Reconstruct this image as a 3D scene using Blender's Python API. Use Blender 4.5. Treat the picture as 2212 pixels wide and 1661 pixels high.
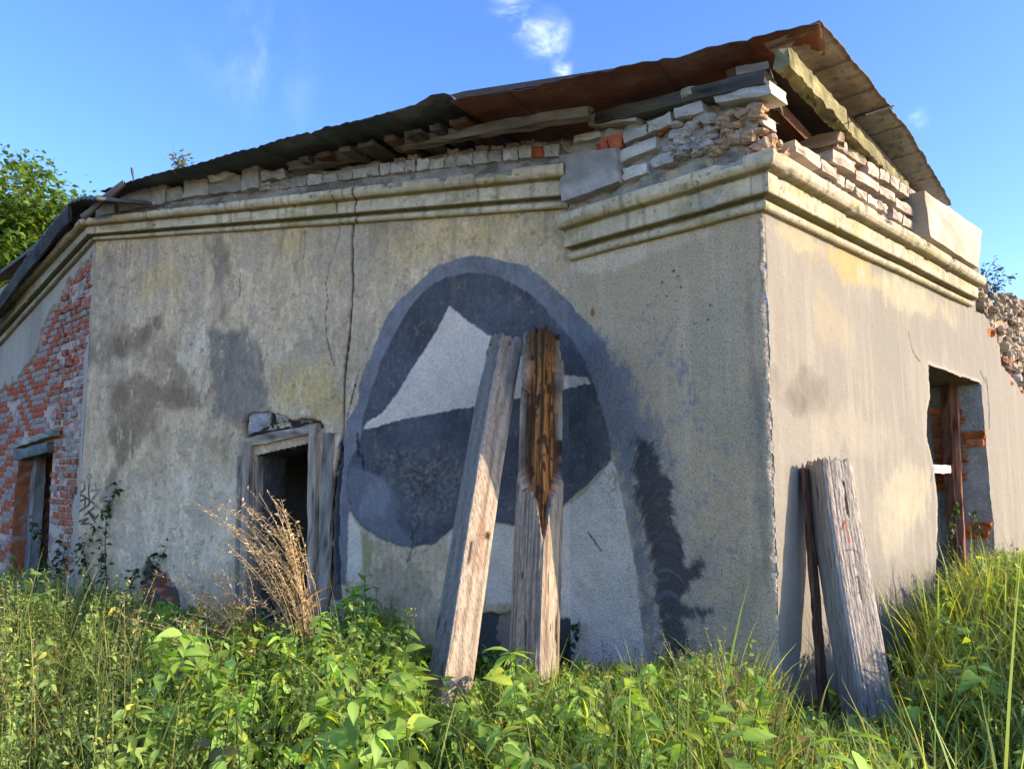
import bpy, math, random
import numpy as np

# ------------------------------------------------------------------ clear
for o in list(bpy.data.objects):
    bpy.data.objects.remove(o, do_unlink=True)
scene = bpy.context.scene
COL = scene.collection
rng = np.random.default_rng(7)
random.seed(7)

# ------------------------------------------------------------------ camera
FPX, PW, PH = 1680.0, 2212.0, 1661.0           # focal length and picture size in measuring units
HORIZON = 1020.0
PITCH = math.atan((HORIZON - PH / 2) / FPX)
EYE = 1.6
cam_data = bpy.data.cameras.new('camera')
cam = bpy.data.objects.new('camera', cam_data)
COL.objects.link(cam)
cam.location = (0, 0, EYE)
cam.rotation_euler = (math.pi / 2 + PITCH, 0, 0)
cam_data.sensor_width = 36.0
cam_data.lens = FPX / PW * 36.0
cam_data.clip_start = 0.05
cam_data.clip_end = 3000
scene.camera = cam

# ------------------------------------------------------------------ sun and sky
SUN_HEAD = 76.5          # shadows run this many degrees left of straight ahead
SUN_EL = 18.0
sh = math.radians(SUN_HEAD)
sun_to = np.array([math.sin(sh) * math.cos(math.radians(SUN_EL)), -math.cos(sh) * math.cos(math.radians(SUN_EL)), math.sin(math.radians(SUN_EL))])
sd = bpy.data.lights.new('sun', 'SUN')
sd.energy = 2.6
sd.angle = math.radians(0.5)
sd.color = (1.0, 0.81, 0.58)
sun = bpy.data.objects.new('sun', sd)
COL.objects.link(sun)
from mathutils import Vector
sun.rotation_euler = Vector(-sun_to).to_track_quat('-Z', 'Y').to_euler()

world = bpy.data.worlds.new('World')
scene.world = world
world.use_nodes = True
wn, wl = world.node_tree.nodes, world.node_tree.links
wn.clear()
w_out = wn.new('ShaderNodeOutputWorld')
w_bg = wn.new('ShaderNodeBackground')
w_bg.inputs['Strength'].default_value = 0.15
sky = wn.new('ShaderNodeTexSky')
sky.sky_type = 'NISHITA'
sky.sun_disc = False
sky.sun_elevation = math.radians(SUN_EL)
sky.sun_rotation = math.atan2(sun_to[0], sun_to[1])
sky.altitude = 200
sky.air_density = 1.0
sky.dust_density = 1.0
sky.ozone_density = 4.0
# thin wisps of cloud, laid out by direction
wc = wn.new('ShaderNodeTexCoord')
def cloud(direction, radius, amount, prev, scale, stretch, seed):
    dot = wn.new('ShaderNodeVectorMath'); dot.operation = 'DISTANCE'
    dot.inputs[1].default_value = direction
    wl.new(wc.outputs['Generated'], dot.inputs[0])
    mr = wn.new('ShaderNodeMapRange'); mr.interpolation_type = 'SMOOTHSTEP'
    mr.inputs['From Min'].default_value = radius; mr.inputs['From Max'].default_value = 0.0
    wl.new(dot.outputs['Value'], mr.inputs['Value'])
    mp = wn.new('ShaderNodeMapping'); mp.inputs['Scale'].default_value = stretch
    mp.inputs['Location'].default_value = (seed, seed * 1.7, 0)
    wl.new(wc.outputs['Generated'], mp.inputs['Vector'])
    nz = wn.new('ShaderNodeTexNoise'); nz.inputs['Scale'].default_value = scale
    nz.inputs['Detail'].default_value = 7; nz.inputs['Roughness'].default_value = 0.62
    nz.inputs['Distortion'].default_value = 0.6
    wl.new(mp.outputs['Vector'], nz.inputs['Vector'])
    r2 = wn.new('ShaderNodeMapRange'); r2.interpolation_type = 'SMOOTHSTEP'
    r2.inputs['From Min'].default_value = 0.40; r2.inputs['From Max'].default_value = 0.78
    wl.new(nz.outputs['Fac'], r2.inputs['Value'])
    m = wn.new('ShaderNodeMath'); m.operation = 'MULTIPLY'
    wl.new(mr.outputs['Result'], m.inputs[0]); wl.new(r2.outputs['Result'], m.inputs[1])
    m2 = wn.new('ShaderNodeMath'); m2.operation = 'MULTIPLY'; m2.use_clamp = True
    wl.new(m.outputs[0], m2.inputs[0]); m2.inputs[1].default_value = amount
    mix = wn.new('ShaderNodeMixRGB'); mix.inputs['Color2'].default_value = (5.6, 5.9, 6.4, 1)
    wl.new(m2.outputs[0], mix.inputs['Fac']); wl.new(prev, mix.inputs['Color1'])
    return mix.outputs['Color']
def ray(u, v):
    x, y = (u - PW / 2) / FPX, (PH / 2 - v) / FPX
    return np.array([x, math.cos(PITCH) - y * math.sin(PITCH), math.sin(PITCH) + y * math.cos(PITCH)])
def unit(a):
    a = np.asarray(a, float); return a / np.linalg.norm(a)
hue = wn.new('ShaderNodeHueSaturation'); hue.inputs['Saturation'].default_value = 1.14; hue.inputs['Hue'].default_value = 0.516
wl.new(sky.outputs['Color'], hue.inputs['Color'])
c_ = hue.outputs['Color']
c_ = cloud(unit(ray(1120, 20)), 0.042, .5, c_, 14, (1, 1, 1.6), 0.3)
c_ = cloud(unit(ray(1180, 80)), 0.038, .6, c_, 16, (1, 1, 1.3), 4.1)
c_ = cloud(unit(ray(540, 110)), 0.09, 0.10, c_, 9, (1.6, 1, 0.8), 2.2)
c_ = cloud(unit(ray(600, 200)), 0.07, 0.08, c_, 9, (1.6, 1, 0.8), 7.4)
c_ = cloud(unit(ray(1215, 152)), 0.018, .5, c_, 22, (1, 1, 1), 5.5)
c_ = cloud(unit(ray(1975, 265)), 0.02, .2, c_, 22, (1, 1, 1), 1.5)
c_ = cloud(unit((-0.9, -0.3, 0.5)), 0.25, 0.9, c_, 9, (1, 1, 1.6), 3.3)
c_ = cloud(unit((0.5, -0.9, 0.6)), 0.25, 0.9, c_, 9, (1, 1, 1.6), 8.3)
wl.new(c_, w_bg.inputs['Color'])
wl.new(w_bg.outputs[0], w_out.inputs['Surface'])

scene.view_settings.view_transform = 'Standard'
scene.view_settings.look = 'None'
scene.view_settings.gamma = 1.0
scene.view_settings.exposure = 1.65
scene.view_settings.use_curve_mapping = False
scene.render.engine = 'CYCLES'
scene.cycles.max_bounces = 5
scene.cycles.diffuse_bounces = 3
scene.cycles.glossy_bounces = 2
scene.cycles.transmission_bounces = 4

# ------------------------------------------------------------------ helpers
def lin(r, g, b):
    c = np.array([r, g, b], float) / 255.0
    return np.where(c <= 0.04045, c / 12.92, ((c + 0.055) / 1.055) ** 2.4)
NT = rng.random((256, 256))
def vnoise(x, y, seed=0):
    x = np.asarray(x, float) + seed * 17.31; y = np.asarray(y, float) + seed * 9.77
    xi = np.floor(x).astype(int); yi = np.floor(y).astype(int)
    fx = x - xi; fy = y - yi
    fx = fx * fx * (3 - 2 * fx); fy = fy * fy * (3 - 2 * fy)
    x0, x1, y0, y1 = xi & 255, (xi + 1) & 255, yi & 255, (yi + 1) & 255
    return (NT[x0, y0] * (1 - fx) + NT[x1, y0] * fx) * (1 - fy) + (NT[x0, y1] * (1 - fx) + NT[x1, y1] * fx) * fy
def fbm(x, y, octv=4, seed=0, gain=0.5):
    t = 0; a = 1; n = 0
    for i in range(octv):
        t = t + a * vnoise(x * 2 ** i, y * 2 ** i, seed + i * 3.1); n += a; a *= gain
    return t / n
def sstep(x, a, b):
    t = np.clip((x - a) / (b - a), 0, 1)
    return t * t * (3 - 2 * t)
def sdf(S, Z, poly):
    """signed distance to a closed outline in wall metres, positive inside"""
    px = np.array(poly, float); n = len(px)
    d2 = np.full(S.shape, 1e9); ins = np.zeros(S.shape, bool)
    for i in range(n):
        a, b = px[i], px[(i + 1) % n]
        ex, ey = b - a
        wx, wy = S - a[0], Z - a[1]
        t = np.clip((wx * ex + wy * ey) / (ex * ex + ey * ey + 1e-12), 0, 1)
        d2 = np.minimum(d2, (wx - t * ex) ** 2 + (wy - t * ey) ** 2)
        c = ((a[1] > Z) != (b[1] > Z))
        if abs(ey) > 1e-12:
            ins ^= c & (S < (ex * (Z - a[1]) / ey + a[0]))
    return np.where(ins, 1, -1) * np.sqrt(d2)
def dline(S, Z, pts):
    d2 = np.full(S.shape, 1e9)
    for i in range(len(pts) - 1):
        a, b = np.array(pts[i], float), np.array(pts[i + 1], float)
        ex, ey = b - a
        wx, wy = S - a[0], Z - a[1]
        t = np.clip((wx * ex + wy * ey) / (ex * ex + ey * ey + 1e-12), 0, 1)
        d2 = np.minimum(d2, (wx - t * ex) ** 2 + (wy - t * ey) ** 2)
    return np.sqrt(d2)

class Wall:
    """an upright plane: start point, direction, outward normal"""
    def __init__(s, P, head, left=True):
        t = math.radians(head); s.P = np.array(P, float)
        if left: s.d = np.array([-math.sin(t), math.cos(t)]); s.n = np.array([-math.cos(t), -math.sin(t)])
        else: s.d = np.array([math.sin(t), math.cos(t)]); s.n = np.array([math.cos(t), -math.sin(t)])
    def at(s, u, v, off=0.0):
        r = ray(u, v)
        k = (s.P @ s.n + off) / (r[:2] @ s.n)
        x = r * k
        return (float((x[:2] - s.P) @ s.d), float(x[2] + EYE))
    def xyz(s, S, Z, off=0.0):
        S = np.asarray(S, float); Z = np.asarray(Z, float); off = np.asarray(off, float)
        return np.stack([s.P[0] + S * s.d[0] + off * s.n[0], s.P[1] + S * s.d[1] + off * s.n[1], Z + 0 * S], -1)
    def poly(s, pts, off=0.0):
        return [s.at(u, v, off) for u, v in pts]

def link(o, parent=None, **tags):
    COL.objects.link(o)
    if parent is not None: o.parent = parent
    for k, v in tags.items(): o[k] = v
    return o
def mesh_np(name, V, F, mat, cols=None, smooth=False):
    """V (n,3); F (m,k) index array or list of lists"""
    V = np.asarray(V, np.float32)
    me = bpy.data.meshes.new(name)
    if isinstance(F, np.ndarray):
        m, k = F.shape
        me.vertices.add(len(V)); me.vertices.foreach_set('co', V.ravel())
        me.loops.add(m * k); me.loops.foreach_set('vertex_index', F.astype(np.int32).ravel())
        me.polygons.add(m)
        me.polygons.foreach_set('loop_start', np.arange(0, m * k, k, dtype=np.int32))
        me.update(calc_edges=True)
    else:
        me.from_pydata(V.tolist(), [], F); me.update()
    if cols is not None:
        at = me.attributes.new('Col', 'FLOAT_COLOR', 'POINT')
        c = np.ones((len(V), 4), np.float32); c[:, :3] = cols
        at.data.foreach_set('color', c.ravel())
    if smooth:
        me.polygons.foreach_set('use_smooth', np.ones(len(me.polygons), bool))
    me.materials.append(mat)
    return me
def add(name, V, F, mat, parent=None, cols=None, smooth=False, **tags):
    V = np.asarray(V, float)
    c = (V.min(0) + V.max(0)) / 2 if parent is not None else np.array([(V[:, 0].min() + V[:, 0].max()) / 2, (V[:, 1].min() + V[:, 1].max()) / 2, V[:, 2].min()])
    pl = np.array(parent.location) if parent is not None else np.zeros(3)
    q = parent
    o = bpy.data.objects.new(name, mesh_np(name, V - c, F, mat, cols, smooth))
    base = np.zeros(3)
    while q is not None:
        base = base + np.array(q.location); q = q.parent
    o.location = c - base
    return link(o, parent, **tags)
def empty(name, loc, parent=None, **tags):
    o = bpy.data.objects.new(name, None); o.empty_display_size = 0.2
    o.location = loc
    return link(o, parent, **tags)
def grid_faces(nr, nc):
    i = np.arange(nr * nc).reshape(nr, nc)
    return np.stack([i[:-1, :-1], i[:-1, 1:], i[1:, 1:], i[1:, :-1]], -1).reshape(-1, 4)
def compact(V, F, cols=None):
    used = np.unique(F); mp = np.full(len(V), -1); mp[used] = np.arange(len(used))
    return V[used], mp[F], (cols[used] if cols is not None else None)

# ------------------------------------------------------------------ materials
def mat_base(name):
    m = bpy.data.materials.new(name); m.use_nodes = True
    n, l = m.node_tree.nodes, m.node_tree.links
    return m, n, l, n['Principled BSDF']
def mat_col(name, rough=0.95, grain=(60, 0.18), bump=((45, 0.006), (220, 0.002)), spec=0.15, speck=None, stretch=None):
    """surface whose pigment sits in the 'Col' attribute, with grain and fine relief from noise"""
    m, n, l, b = mat_base(name)
    at = n.new('ShaderNodeAttribute'); at.attribute_name = 'Col'
    tc = n.new('ShaderNodeNewGeometry')
    vec = tc.outputs['Position']
    if stretch:
        oc = n.new('ShaderNodeTexCoord'); mp = n.new('ShaderNodeMapping'); mp.inputs['Scale'].default_value = stretch
        l.new(oc.outputs['Object'], mp.inputs['Vector']); vec = mp.outputs['Vector']
    nz = n.new('ShaderNodeTexNoise'); nz.inputs['Scale'].default_value = grain[0]; nz.inputs['Detail'].default_value = 4
    nz.inputs['Roughness'].default_value = 0.7
    l.new(vec, nz.inputs['Vector'])
    mr = n.new('ShaderNodeMapRange'); mr.inputs['From Min'].default_value = 0.25; mr.inputs['From Max'].default_value = 0.75
    mr.inputs['To Min'].default_value = 1 - grain[1]; mr.inputs['To Max'].default_value = 1 + grain[1]
    l.new(nz.outputs['Fac'], mr.inputs['Value'])
    mx = n.new('ShaderNodeVectorMath'); mx.operation = 'SCALE'
    l.new(at.outputs['Color'], mx.inputs[0]); l.new(mr.outputs['Result'], mx.inputs['Scale'])
    out = mx.outputs['Vector']
    if speck:
        vo = n.new('ShaderNodeTexNoise'); vo.inputs['Scale'].default_value = speck[0]; vo.inputs['Detail'].default_value = 3
        l.new(vec, vo.inputs['Vector'])
        r2 = n.new('ShaderNodeMapRange'); r2.inputs['From Min'].default_value = speck[1]; r2.inputs['From Max'].default_value = speck[1] + 0.06
        l.new(vo.outputs['Fac'], r2.inputs['Value'])
        mm = n.new('ShaderNodeMixRGB'); mm.inputs['Color2'].default_value = (*speck[2], 1)
        sc = n.new('ShaderNodeMath'); sc.operation = 'MULTIPLY'; sc.inputs[1].default_value = speck[3]
        l.new(r2.outputs['Result'], sc.inputs[0]); l.new(sc.outputs[0], mm.inputs['Fac']); l.new(out, mm.inputs['Color1'])
        out = mm.outputs['Color']
    l.new(out, b.inputs['Base Color'])
    b.inputs['Roughness'].default_value = rough
    b.inputs['Specular IOR Level'].default_value = spec
    prev = None
    for s, d in bump:
        bz = n.new('ShaderNodeTexNoise'); bz.inputs['Scale'].default_value = s; bz.inputs['Detail'].default_value = 2
        l.new(vec, bz.inputs['Vector'])
        bp = n.new('ShaderNodeBump'); bp.inputs['Distance'].default_value = d; bp.inputs['Strength'].default_value = 1.0
        l.new(bz.outputs['Fac'], bp.inputs['Height'])
        if prev: l.new(prev, bp.inputs['Normal'])
        prev = bp.outputs['Normal']
    if prev: l.new(prev, b.inputs['Normal'])
    return m
def mat_leaf(name, trans=0.45, rough=0.5):
    m, n, l, b = mat_base(name)
    at = n.new('ShaderNodeAttribute'); at.attribute_name = 'Col'
    l.new(at.outputs['Color'], b.inputs['Base Color'])
    b.inputs['Roughness'].default_value = rough; b.inputs['Specular IOR Level'].default_value = 0.3
    tr = n.new('ShaderNodeBsdfTranslucent')
    hs = n.new('ShaderNodeHueSaturation'); hs.inputs['Hue'].default_value = 0.485; hs.inputs['Saturation'].default_value = 1.15; hs.inputs['Value'].default_value = 1.3
    l.new(at.outputs['Color'], hs.inputs['Color']); l.new(hs.outputs['Color'], tr.inputs['Color'])
    mix = n.new('ShaderNodeMixShader'); mix.inputs['Fac'].default_value = trans
    l.new(b.outputs[0], mix.inputs[1]); l.new(tr.outputs[0], mix.inputs[2])
    l.new(mix.outputs[0], n['Material Output'].inputs['Surface'])
    return m
M_PLASTER = mat_col('weathered_plaster', grain=(38, .22), speck=(70, 0.64, (0.15, 0.12, 0.09), 0.5))
M_ROUGHCAST = mat_col('roughcast_plaster', grain=(80, 0.28), bump=((60, 0.012), (160, 0.006)), speck=(95, 0.60, (0.07, 0.065, 0.06), 0.75))
M_SUNPLASTER = mat_col('sunny_plaster', grain=(50, 0.10), bump=((40, 0.005), (170, 0.003)), speck=(130, 0.66, (0.2, 0.16, 0.11), 0.5))
M_CORNICE = mat_col('cornice_plaster', grain=(40, 0.16), bump=((50, 0.006), (180, 0.003)))
M_BRICK = mat_col('brick', grain=(70, 0.25), bump=((60, 0.006), (200, 0.003)))
M_RUBBLE = mat_col('rubble', grain=(45, 0.30), bump=((40, 0.02), (120, 0.008)))
M_WOOD = mat_col('weathered_wood', grain=(9, 0.35), bump=((9, 0.008), (40, 0.004)), stretch=(9, 9, 0.7), rough=0.9)
M_SHEET = mat_col('rusty_sheet', grain=(14, 0.30), bump=((20, 0.004),), rough=0.7, spec=0.3)
M_LEAF = mat_leaf('green_leaf', trans=.5)
M_STRAW = mat_leaf('dry_straw', trans=0.25, rough=0.7)

# ------------------------------------------------------------------ plan of the building
r_ = ray(1668, 1020)
P0 = np.array([r_[0] / r_[1] * 5.34, 5.34])
WB = Wall(P0, 44.6)                       # shaded wall by the sunny corner
WC = Wall(P0, 45.4, left=False)           # sunny wall
P1 = P0 + WB.d * WB.at(1226, 565)[0]
WA = Wall(P1, 71)                         # long shaded wall with the door
P2 = P1 + WA.d * WA.at(207, 522)[0]
WD = Wall(P2, 45)                         # brick wall running off to the left
LA = WA.at(207, 522)[0]; LB = WB.at(1226, 565)[0]

# ------------------------------------------------------------------ ground
def ground_z(x, y):
    return 0.42 * sstep(np.asarray(x, float) - 0.35 * np.asarray(y, float), 0.5, 2.6)
def mixc(c, m, col):
    m = np.asarray(m)[..., None]
    return c * (1 - m) + np.asarray(col) * m
def make_ground():
    a = np.concatenate([[-400, -150, -60, -30], np.linspace(-16, 16, 81), [30, 60, 150, 400]])
    X, Y = np.meshgrid(a, a + 6)
    Z = ground_z(X, Y) * (np.hypot(X, Y - 5) < 14) + 0.04 * (fbm(X * 2, Y * 2, 3) - 0.5)
    c = np.array([0.05, 0.055, 0.022]) * (0.7 + 0.6 * fbm(X * 3, Y * 3, 3, 5))[..., None]
    # unseen pale sand and dry meadow behind the viewer, added to bounce warm light
    c = mixc(c, sstep(1.2 - Y + 0.8 * (fbm(X * .6, Y * .6, 3, 8) - .5), 0, .8), np.array([.42, .32, .19]))
    c = mixc(c, sstep(-9 - Y, 0, 3), np.array([.26, .21, .09]))
    V = np.stack([X, Y, Z], -1).reshape(-1, 3)
    m = mat_col('meadow_soil', grain=(12, 0.5), bump=((20, 0.03),))
    add('ground', V, grid_faces(len(a), len(a)), m, cols=c.reshape(-1, 3), kind='structure')
make_ground()

# ------------------------------------------------------------------ the building
bld = empty('ruined_building', (P0[0], P0[1], 0), label='derelict plastered building with a blue-grey mural, broken cornice and rusty sheet roof', category='building')

def field(name, wall, s0, s1, z0, z1, res, fn, mat, parent, split=None, **tags):
    """plaster skin as a relief grid: fn(S,Z) -> height, colour, keep, (mask of painted faces)"""
    ns, nz = int(abs(s1 - s0) / res) + 1, int((z1 - z0) / res) + 1
    S, Z = np.meshgrid(np.linspace(s0, s1, ns), np.linspace(z0, z1, nz))
    h, c, keep, pm = fn(S, Z)
    V = wall.xyz(S, Z, h).reshape(-1, 3)
    F = grid_faces(nz, ns)
    if (wall.d[0] * wall.n[1] - wall.d[1] * wall.n[0]) * (s1 - s0) > 0: F = F[:, ::-1]
    k = keep.reshape(-1)[F].all(1); F = F[k]
    c = c.reshape(-1, 3)
    out = []
    if pm is not None:
        on = pm.reshape(-1)[F].sum(1) >= 2
        v1, f1, c1 = compact(V, F[~on], c); v2, f2, c2 = compact(V, F[on], c)
        o = add(name, v1, f1, mat, parent, c1, True, **tags)
        o2 = add(split[0], v2, f2, split[1], o, c2, True, label=split[2])
        return o, o2
    v1, f1, c1 = compact(V, F, c)
    return add(name, v1, f1, mat, parent, c1, True, **tags)

def blob(w, S, Z, u, v, ru, rv, seed=0, rag=0.55):
    s, z = w.at(u, v); s1, _ = w.at(u + ru, v); _, z1 = w.at(u, v - rv)
    rs, rz = abs(s1 - s) + 1e-6, abs(z1 - z) + 1e-6
    d = np.sqrt(((S - s) / rs) ** 2 + ((Z - z) / rz) ** 2)
    n = fbm(S * 4.3 + seed, Z * 2.6, 5, seed, .6); st = fbm(S * 16, Z * 1.6, 3, seed + 2)
    k = 1.0 - d + (n - 0.5) * 3.2 * rag + (st - 0.5) * 1.2 * rag
    return sstep(k, 0.0, 0.6) * (0.55 + 0.9 * (fbm(S * 11, Z * 8, 4, seed + 5) - 0.25)).clip(0, 1)

PLASTER = np.array([0.72, 0.51, 0.30])
GREY = np.array([0.57, 0.42, 0.275])
OCHRE = np.array([0.72, 0.49, 0.21])
PALE = np.array([0.88, 0.67, 0.44])
BROWN = np.array([0.29, 0.195, 0.115])
BLUE_A = np.array([0.24, 0.237, 0.248])
BLUE_B = np.array([0.112, 0.110, 0.118])
WHITE_P = np.array([0.84, 0.68, 0.53])
BLACK_P = np.array([0.026, 0.024, 0.028])

def z6(pts): return [(633.6 + x * .4855, 518.4 + y * .4855) for x, y in pts]
OUTER = z6([(180,1540),(180,1300),(185,1080),(205,900),(240,800),(285,720),(300,600),(330,540),(370,430),(420,330),(480,255),(560,180),(640,115),(720,80),(800,65),(880,75),(960,95),(1050,120),(1110,165),(1180,225),(1250,300),(1340,390),(1440,480),(1510,580),(1570,680),(1600,780),(1640,900),(1660,960),(1560,1000),(1530,1100),(1550,1250),(1590,1450),(1620,1700),(1640,1880),(1590,1880),(1545,1700),(1500,1400),(1440,1050),(1415,975),(1300,1000),(700,1100),(300,1100),(250,1220),(240,1540)])
INNER = z6([(305,840),(310,780),(380,560),(440,430),(510,300),(590,215),(680,160),(770,140),(870,150),(960,180),(1050,230),(1120,300),(1200,390),(1240,440),(1290,520),(1330,600),(1360,700),(1400,830),(1420,960),(1415,975),(1330,1070),(1200,1190),(1190,1270),(975,1275),(920,1265),(740,1250),(690,1310),(620,1355),(540,1370),(470,1370),(400,1340),(310,1290),(245,1200),(235,1100),(240,1000),(290,900)])
LOWFACE = z6([(240,1000),(300,1000),(380,1040),(440,1090),(465,1160),(470,1240),(530,1330),(545,1370),(470,1370),(400,1340),(310,1290),(245,1200),(235,1100)])
MOUNT = z6([(693,290),(790,370),(905,440),(960,480),(1195,600),(1310,605),(1332,640),(1195,670),(830,740),(560,785),(310,848),(320,815),(390,770),(460,680),(520,580),(580,490),(640,390)])
TRI = z6([(1420,975),(1440,1030),(1470,1160),(1500,1330),(1530,1500),(1545,1661),(1575,1880),(1190,1900),(1195,1190),(1290,1130),(1380,1030)])
WHITE2 = z6([(680,1315),(740,1250),(930,1265),(980,1275),(1195,1195),(1195,1610),(1080,1625),(960,1615),(870,1625),(760,1480),(700,1390)])
SLIVER = z6([(245,1205),(300,1290),(312,1400),(300,1520),(238,1520)])
SLIVERY = z6([(300,1290),(365,1335),(355,1430),(318,1500),(305,1480)])
FEATHER = z6([(1520,850),(1590,890),(1640,1000),(1690,1100),(1705,1250),(1735,1350),(1745,1440),(1825,1430),(1830,1500),(1760,1575),(1740,1600),(1850,1640),(1890,1665),(1750,1700),(1790,1790),(1790,1880),(1660,1900),(1625,1720),(1600,1500),(1560,1330),(1520,1150),(1505,1020)])
CRACK1 = [(775,372),(774,410),(770,440),(763,480),(759,540),(761,600),(760,660),(752,740),(745,800),(742,850),(741,930),(738,960),(726,1010),(716,1070),(712,1130),(712,1230),(710,1320)]
CRACK2 = [(724,415),(730,450),(729,480),(734,500),(722,545),(709,580),(703,610),(708,650),(703,690),(704,730),(715,765),(722,790)]

def mural(w, S, Z, c):
    """lay the mural's paint on wall w; returns colours and the painted mask"""
    n1 = fbm(S * 9, Z * 9, 4, 3) - 0.5
    n2 = fbm(S * 40, Z * 14, 3, 8) - 0.5
    fz = fbm(S * 30, Z * 30, 3, 11) - 0.5
    P = lambda pts: w.poly(pts)
    bb = w.poly([(690, 500), (1640, 500), (690, 1500), (1640, 1500)])
    pm = np.zeros(S.shape)
    body = 0.85 + 0.5 * (fbm(S * 5, Z * 5, 4, 21) - 0.5) + 0.35 * n2
    d = sdf(S, Z, P(OUTER))
    # outer edge: crisp to the left and over the top, brushed out to the right
    s_r = w.at(1300, 800)[0]
    fuzzy = sstep(np.where(np.ones_like(S, bool), (s_r - S) * (1 if w is WA else 1), 0), -0.1, 0.5) if w is WA else sstep(w.at(1270, 700)[0] - S, -0.1, 0.5)
    mo = sstep(d + n1 * 0.05 + (fz * 0.16 + n2 * 0.22 + n1 * .2) * fuzzy, -0.10 * fuzzy, 0.012 + 0.14 * fuzzy)
    mo *= 0.97 - 0.16 * fuzzy * sstep(fz, -0.1, 0.2)
    c = mixc(c, mo, 0); c = c + (mo * body)[..., None] * BLUE_A
    pm = np.maximum(pm, mo)
    # brushed strokes at the right of the feather
    for (a, b, ww) in (((1500,905),(1580,980),.05),((1520,1010),(1590,1075),.03),((1540,1060),(1500,1110),.03),((1530,1170),(1590,1110),.025),((1545,1235),(1575,1180),.02),((1560,1250),(1610,1130),.02),((1410,730),(1490,800),.05),((1370,690),(1430,700),.03),((1420,640),(1350,720),.02),((1460,700),(1400,790),.03),((1500,800),(1470,900),.06),((1490,850),(1530,960),.05),((1450,780),(1510,870),.06)):
        dl = dline(S, Z, P([a, b]))
        m = sstep(ww - dl + fz * ww * 3.5 + n2 * ww * 4, 0, ww * 1.6) * 0.45
        c = mixc(c, m, BLUE_A * 1.1); pm = np.maximum(pm, m)
    m = sstep(sdf(S, Z, P(INNER)) + n1 * 0.03 + fz * 0.02, 0.0, 0.014)
    tone = (0.8 + 0.7 * (fbm(S * 4, Z * 4, 4, 31) - 0.5) + 0.4 * n2)
    c = mixc(c, m, 0) + (m * tone)[..., None] * BLUE_B * 1.15; pm = np.maximum(pm, m)
    m = sstep(sdf(S, Z, P(LOWFACE)) + n1 * 0.06, -0.02, 0.05) * 0.8
    c = mixc(c, m, BLUE_A * 0.82); pm = np.maximum(pm, m)
    m = blob(w, S, Z, 810, 1085, 45, 60, 3, 0.6) * 0.5
    c = mixc(c, m, BLUE_A * 1.45)
    # worn patch on the lower half
    wear = sdf(S, Z, P(z6([(310,920),(420,905),(560,890),(700,900),(780,930),(770,1080),(740,1230),(640,1300),(560,1300),(480,1230),(450,1130),(380,1040),(310,1000)])))
    m = sstep(wear + n1 * 0.25, 0.0, 0.15) * sstep(fbm(S * 34, Z * 34, 5, 41, .75), 0.47, 0.60)
    c = mixc(c, m * 0.38, np.array([0.36, 0.28, 0.19]))
    m = sstep(wear + n1 * 0.2, 0.0, 0.2) * sstep(fbm(S * 50, Z * 50, 3, 45), 0.56, 0.64) * 0.35
    c = mixc(c, m, np.array([0.03, 0.03, 0.03]))
    for pl, col, rag in ((MOUNT, WHITE_P, 0.02), (TRI, WHITE_P * 1.08, 0.02), (WHITE2, WHITE_P * 1.02, 0.07), (SLIVER, WHITE_P * 0.95, 0.02)):
        m = sstep(sdf(S, Z, P(pl)) + n1 * rag + fz * 0.025, 0.0, 0.012)
        var = (0.92 + 0.3 * (fbm(S * 6, Z * 6, 4, 51) - 0.5))[..., None]
        c = mixc(c, m, 0) + m[..., None] * var * col; pm = np.maximum(pm, m)
    m = sstep(sdf(S, Z, P(SLIVERY)) + n1 * 0.04, 0, 0.03)
    c = mixc(c, m * 0.8, np.array([0.33, 0.31, 0.13])); pm = np.maximum(pm, m)
    # flaking over the white
    m = blob(w, S, Z, 1320, 1030, 30, 90, 9, 0.6) * sstep(fbm(S * 35, Z * 35, 3, 61), 0.55, 0.62)
    c = mixc(c, m * 0.7, GREY * 0.7)
    # dark feather with curved lighter bands
    dF = sdf(S, Z, P(FEATHER))
    sf, zf = w.at(1430, 1200)
    arc = Z + 4.0 * (S - sf) ** 2 + 0.35 * (S - sf)
    strk = .85 * fbm(arc * 30, S * 2.5, 4, 71, .65) + .15 * fbm(S * 7, Z * 7, 4, 73)
    m = sstep(dF + n1 * 0.12 + (strk - .5) * 0.13 + fz * .05, -0.02, 0.05) * (.80 + .3 * (strk - .3)).clip(0, 1)
    hz = sstep(dF + n1 * .3 + n2 * .2 + fz * .1, -0.28, 0.05) * .40 * sstep(w.at(1380, 1000)[0] - S, -.15, .1)
    c = mixc(c, hz, BLUE_A); pm = np.maximum(pm, hz)
    low = sstep(zf + 0.25 - Z, -0.1, 0.5)
    tone = BLACK_P + (sstep(strk, 0.54, 0.72) * (.35 + .65 * low))[..., None] * np.array([0.10, 0.095, 0.105]) + (0.02 * (0.5 + n2))[..., None]
    c = mixc(c, m, 0) + m[..., None] * tone; pm = np.maximum(pm, m)
    # dark brush marks left of the face
    for (a, b, ww) in (((772,940),(775,985),.022),((783,985),(786,1015),.018),((776,800),(763,850),.012),((768,830),(750,900),.012)):
        dl = dline(S, Z, P([a, b])); m = sstep(ww - dl + fz * 0.03, 0, 0.012) * 0.9
        c = mixc(c, m, BLACK_P * 1.3); pm = np.maximum(pm, m)
    flake = sstep(fbm(S * 17, Z * 15, 5, 101, .72), .675, .70) + .4 * sstep(fbm(S * 46, Z * 46, 3, 103), .70, .74)
    c = mixc(c, flake.clip(0, 1) * pm.clip(0, 1) * .26, PLASTER * .7)
    dl = dline(S, Z, P([(1271,1150),(1285,1170),(1299,1190)])); m = sstep(0.010 - dl + fz * 0.01, 0, 0.006)
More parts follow.
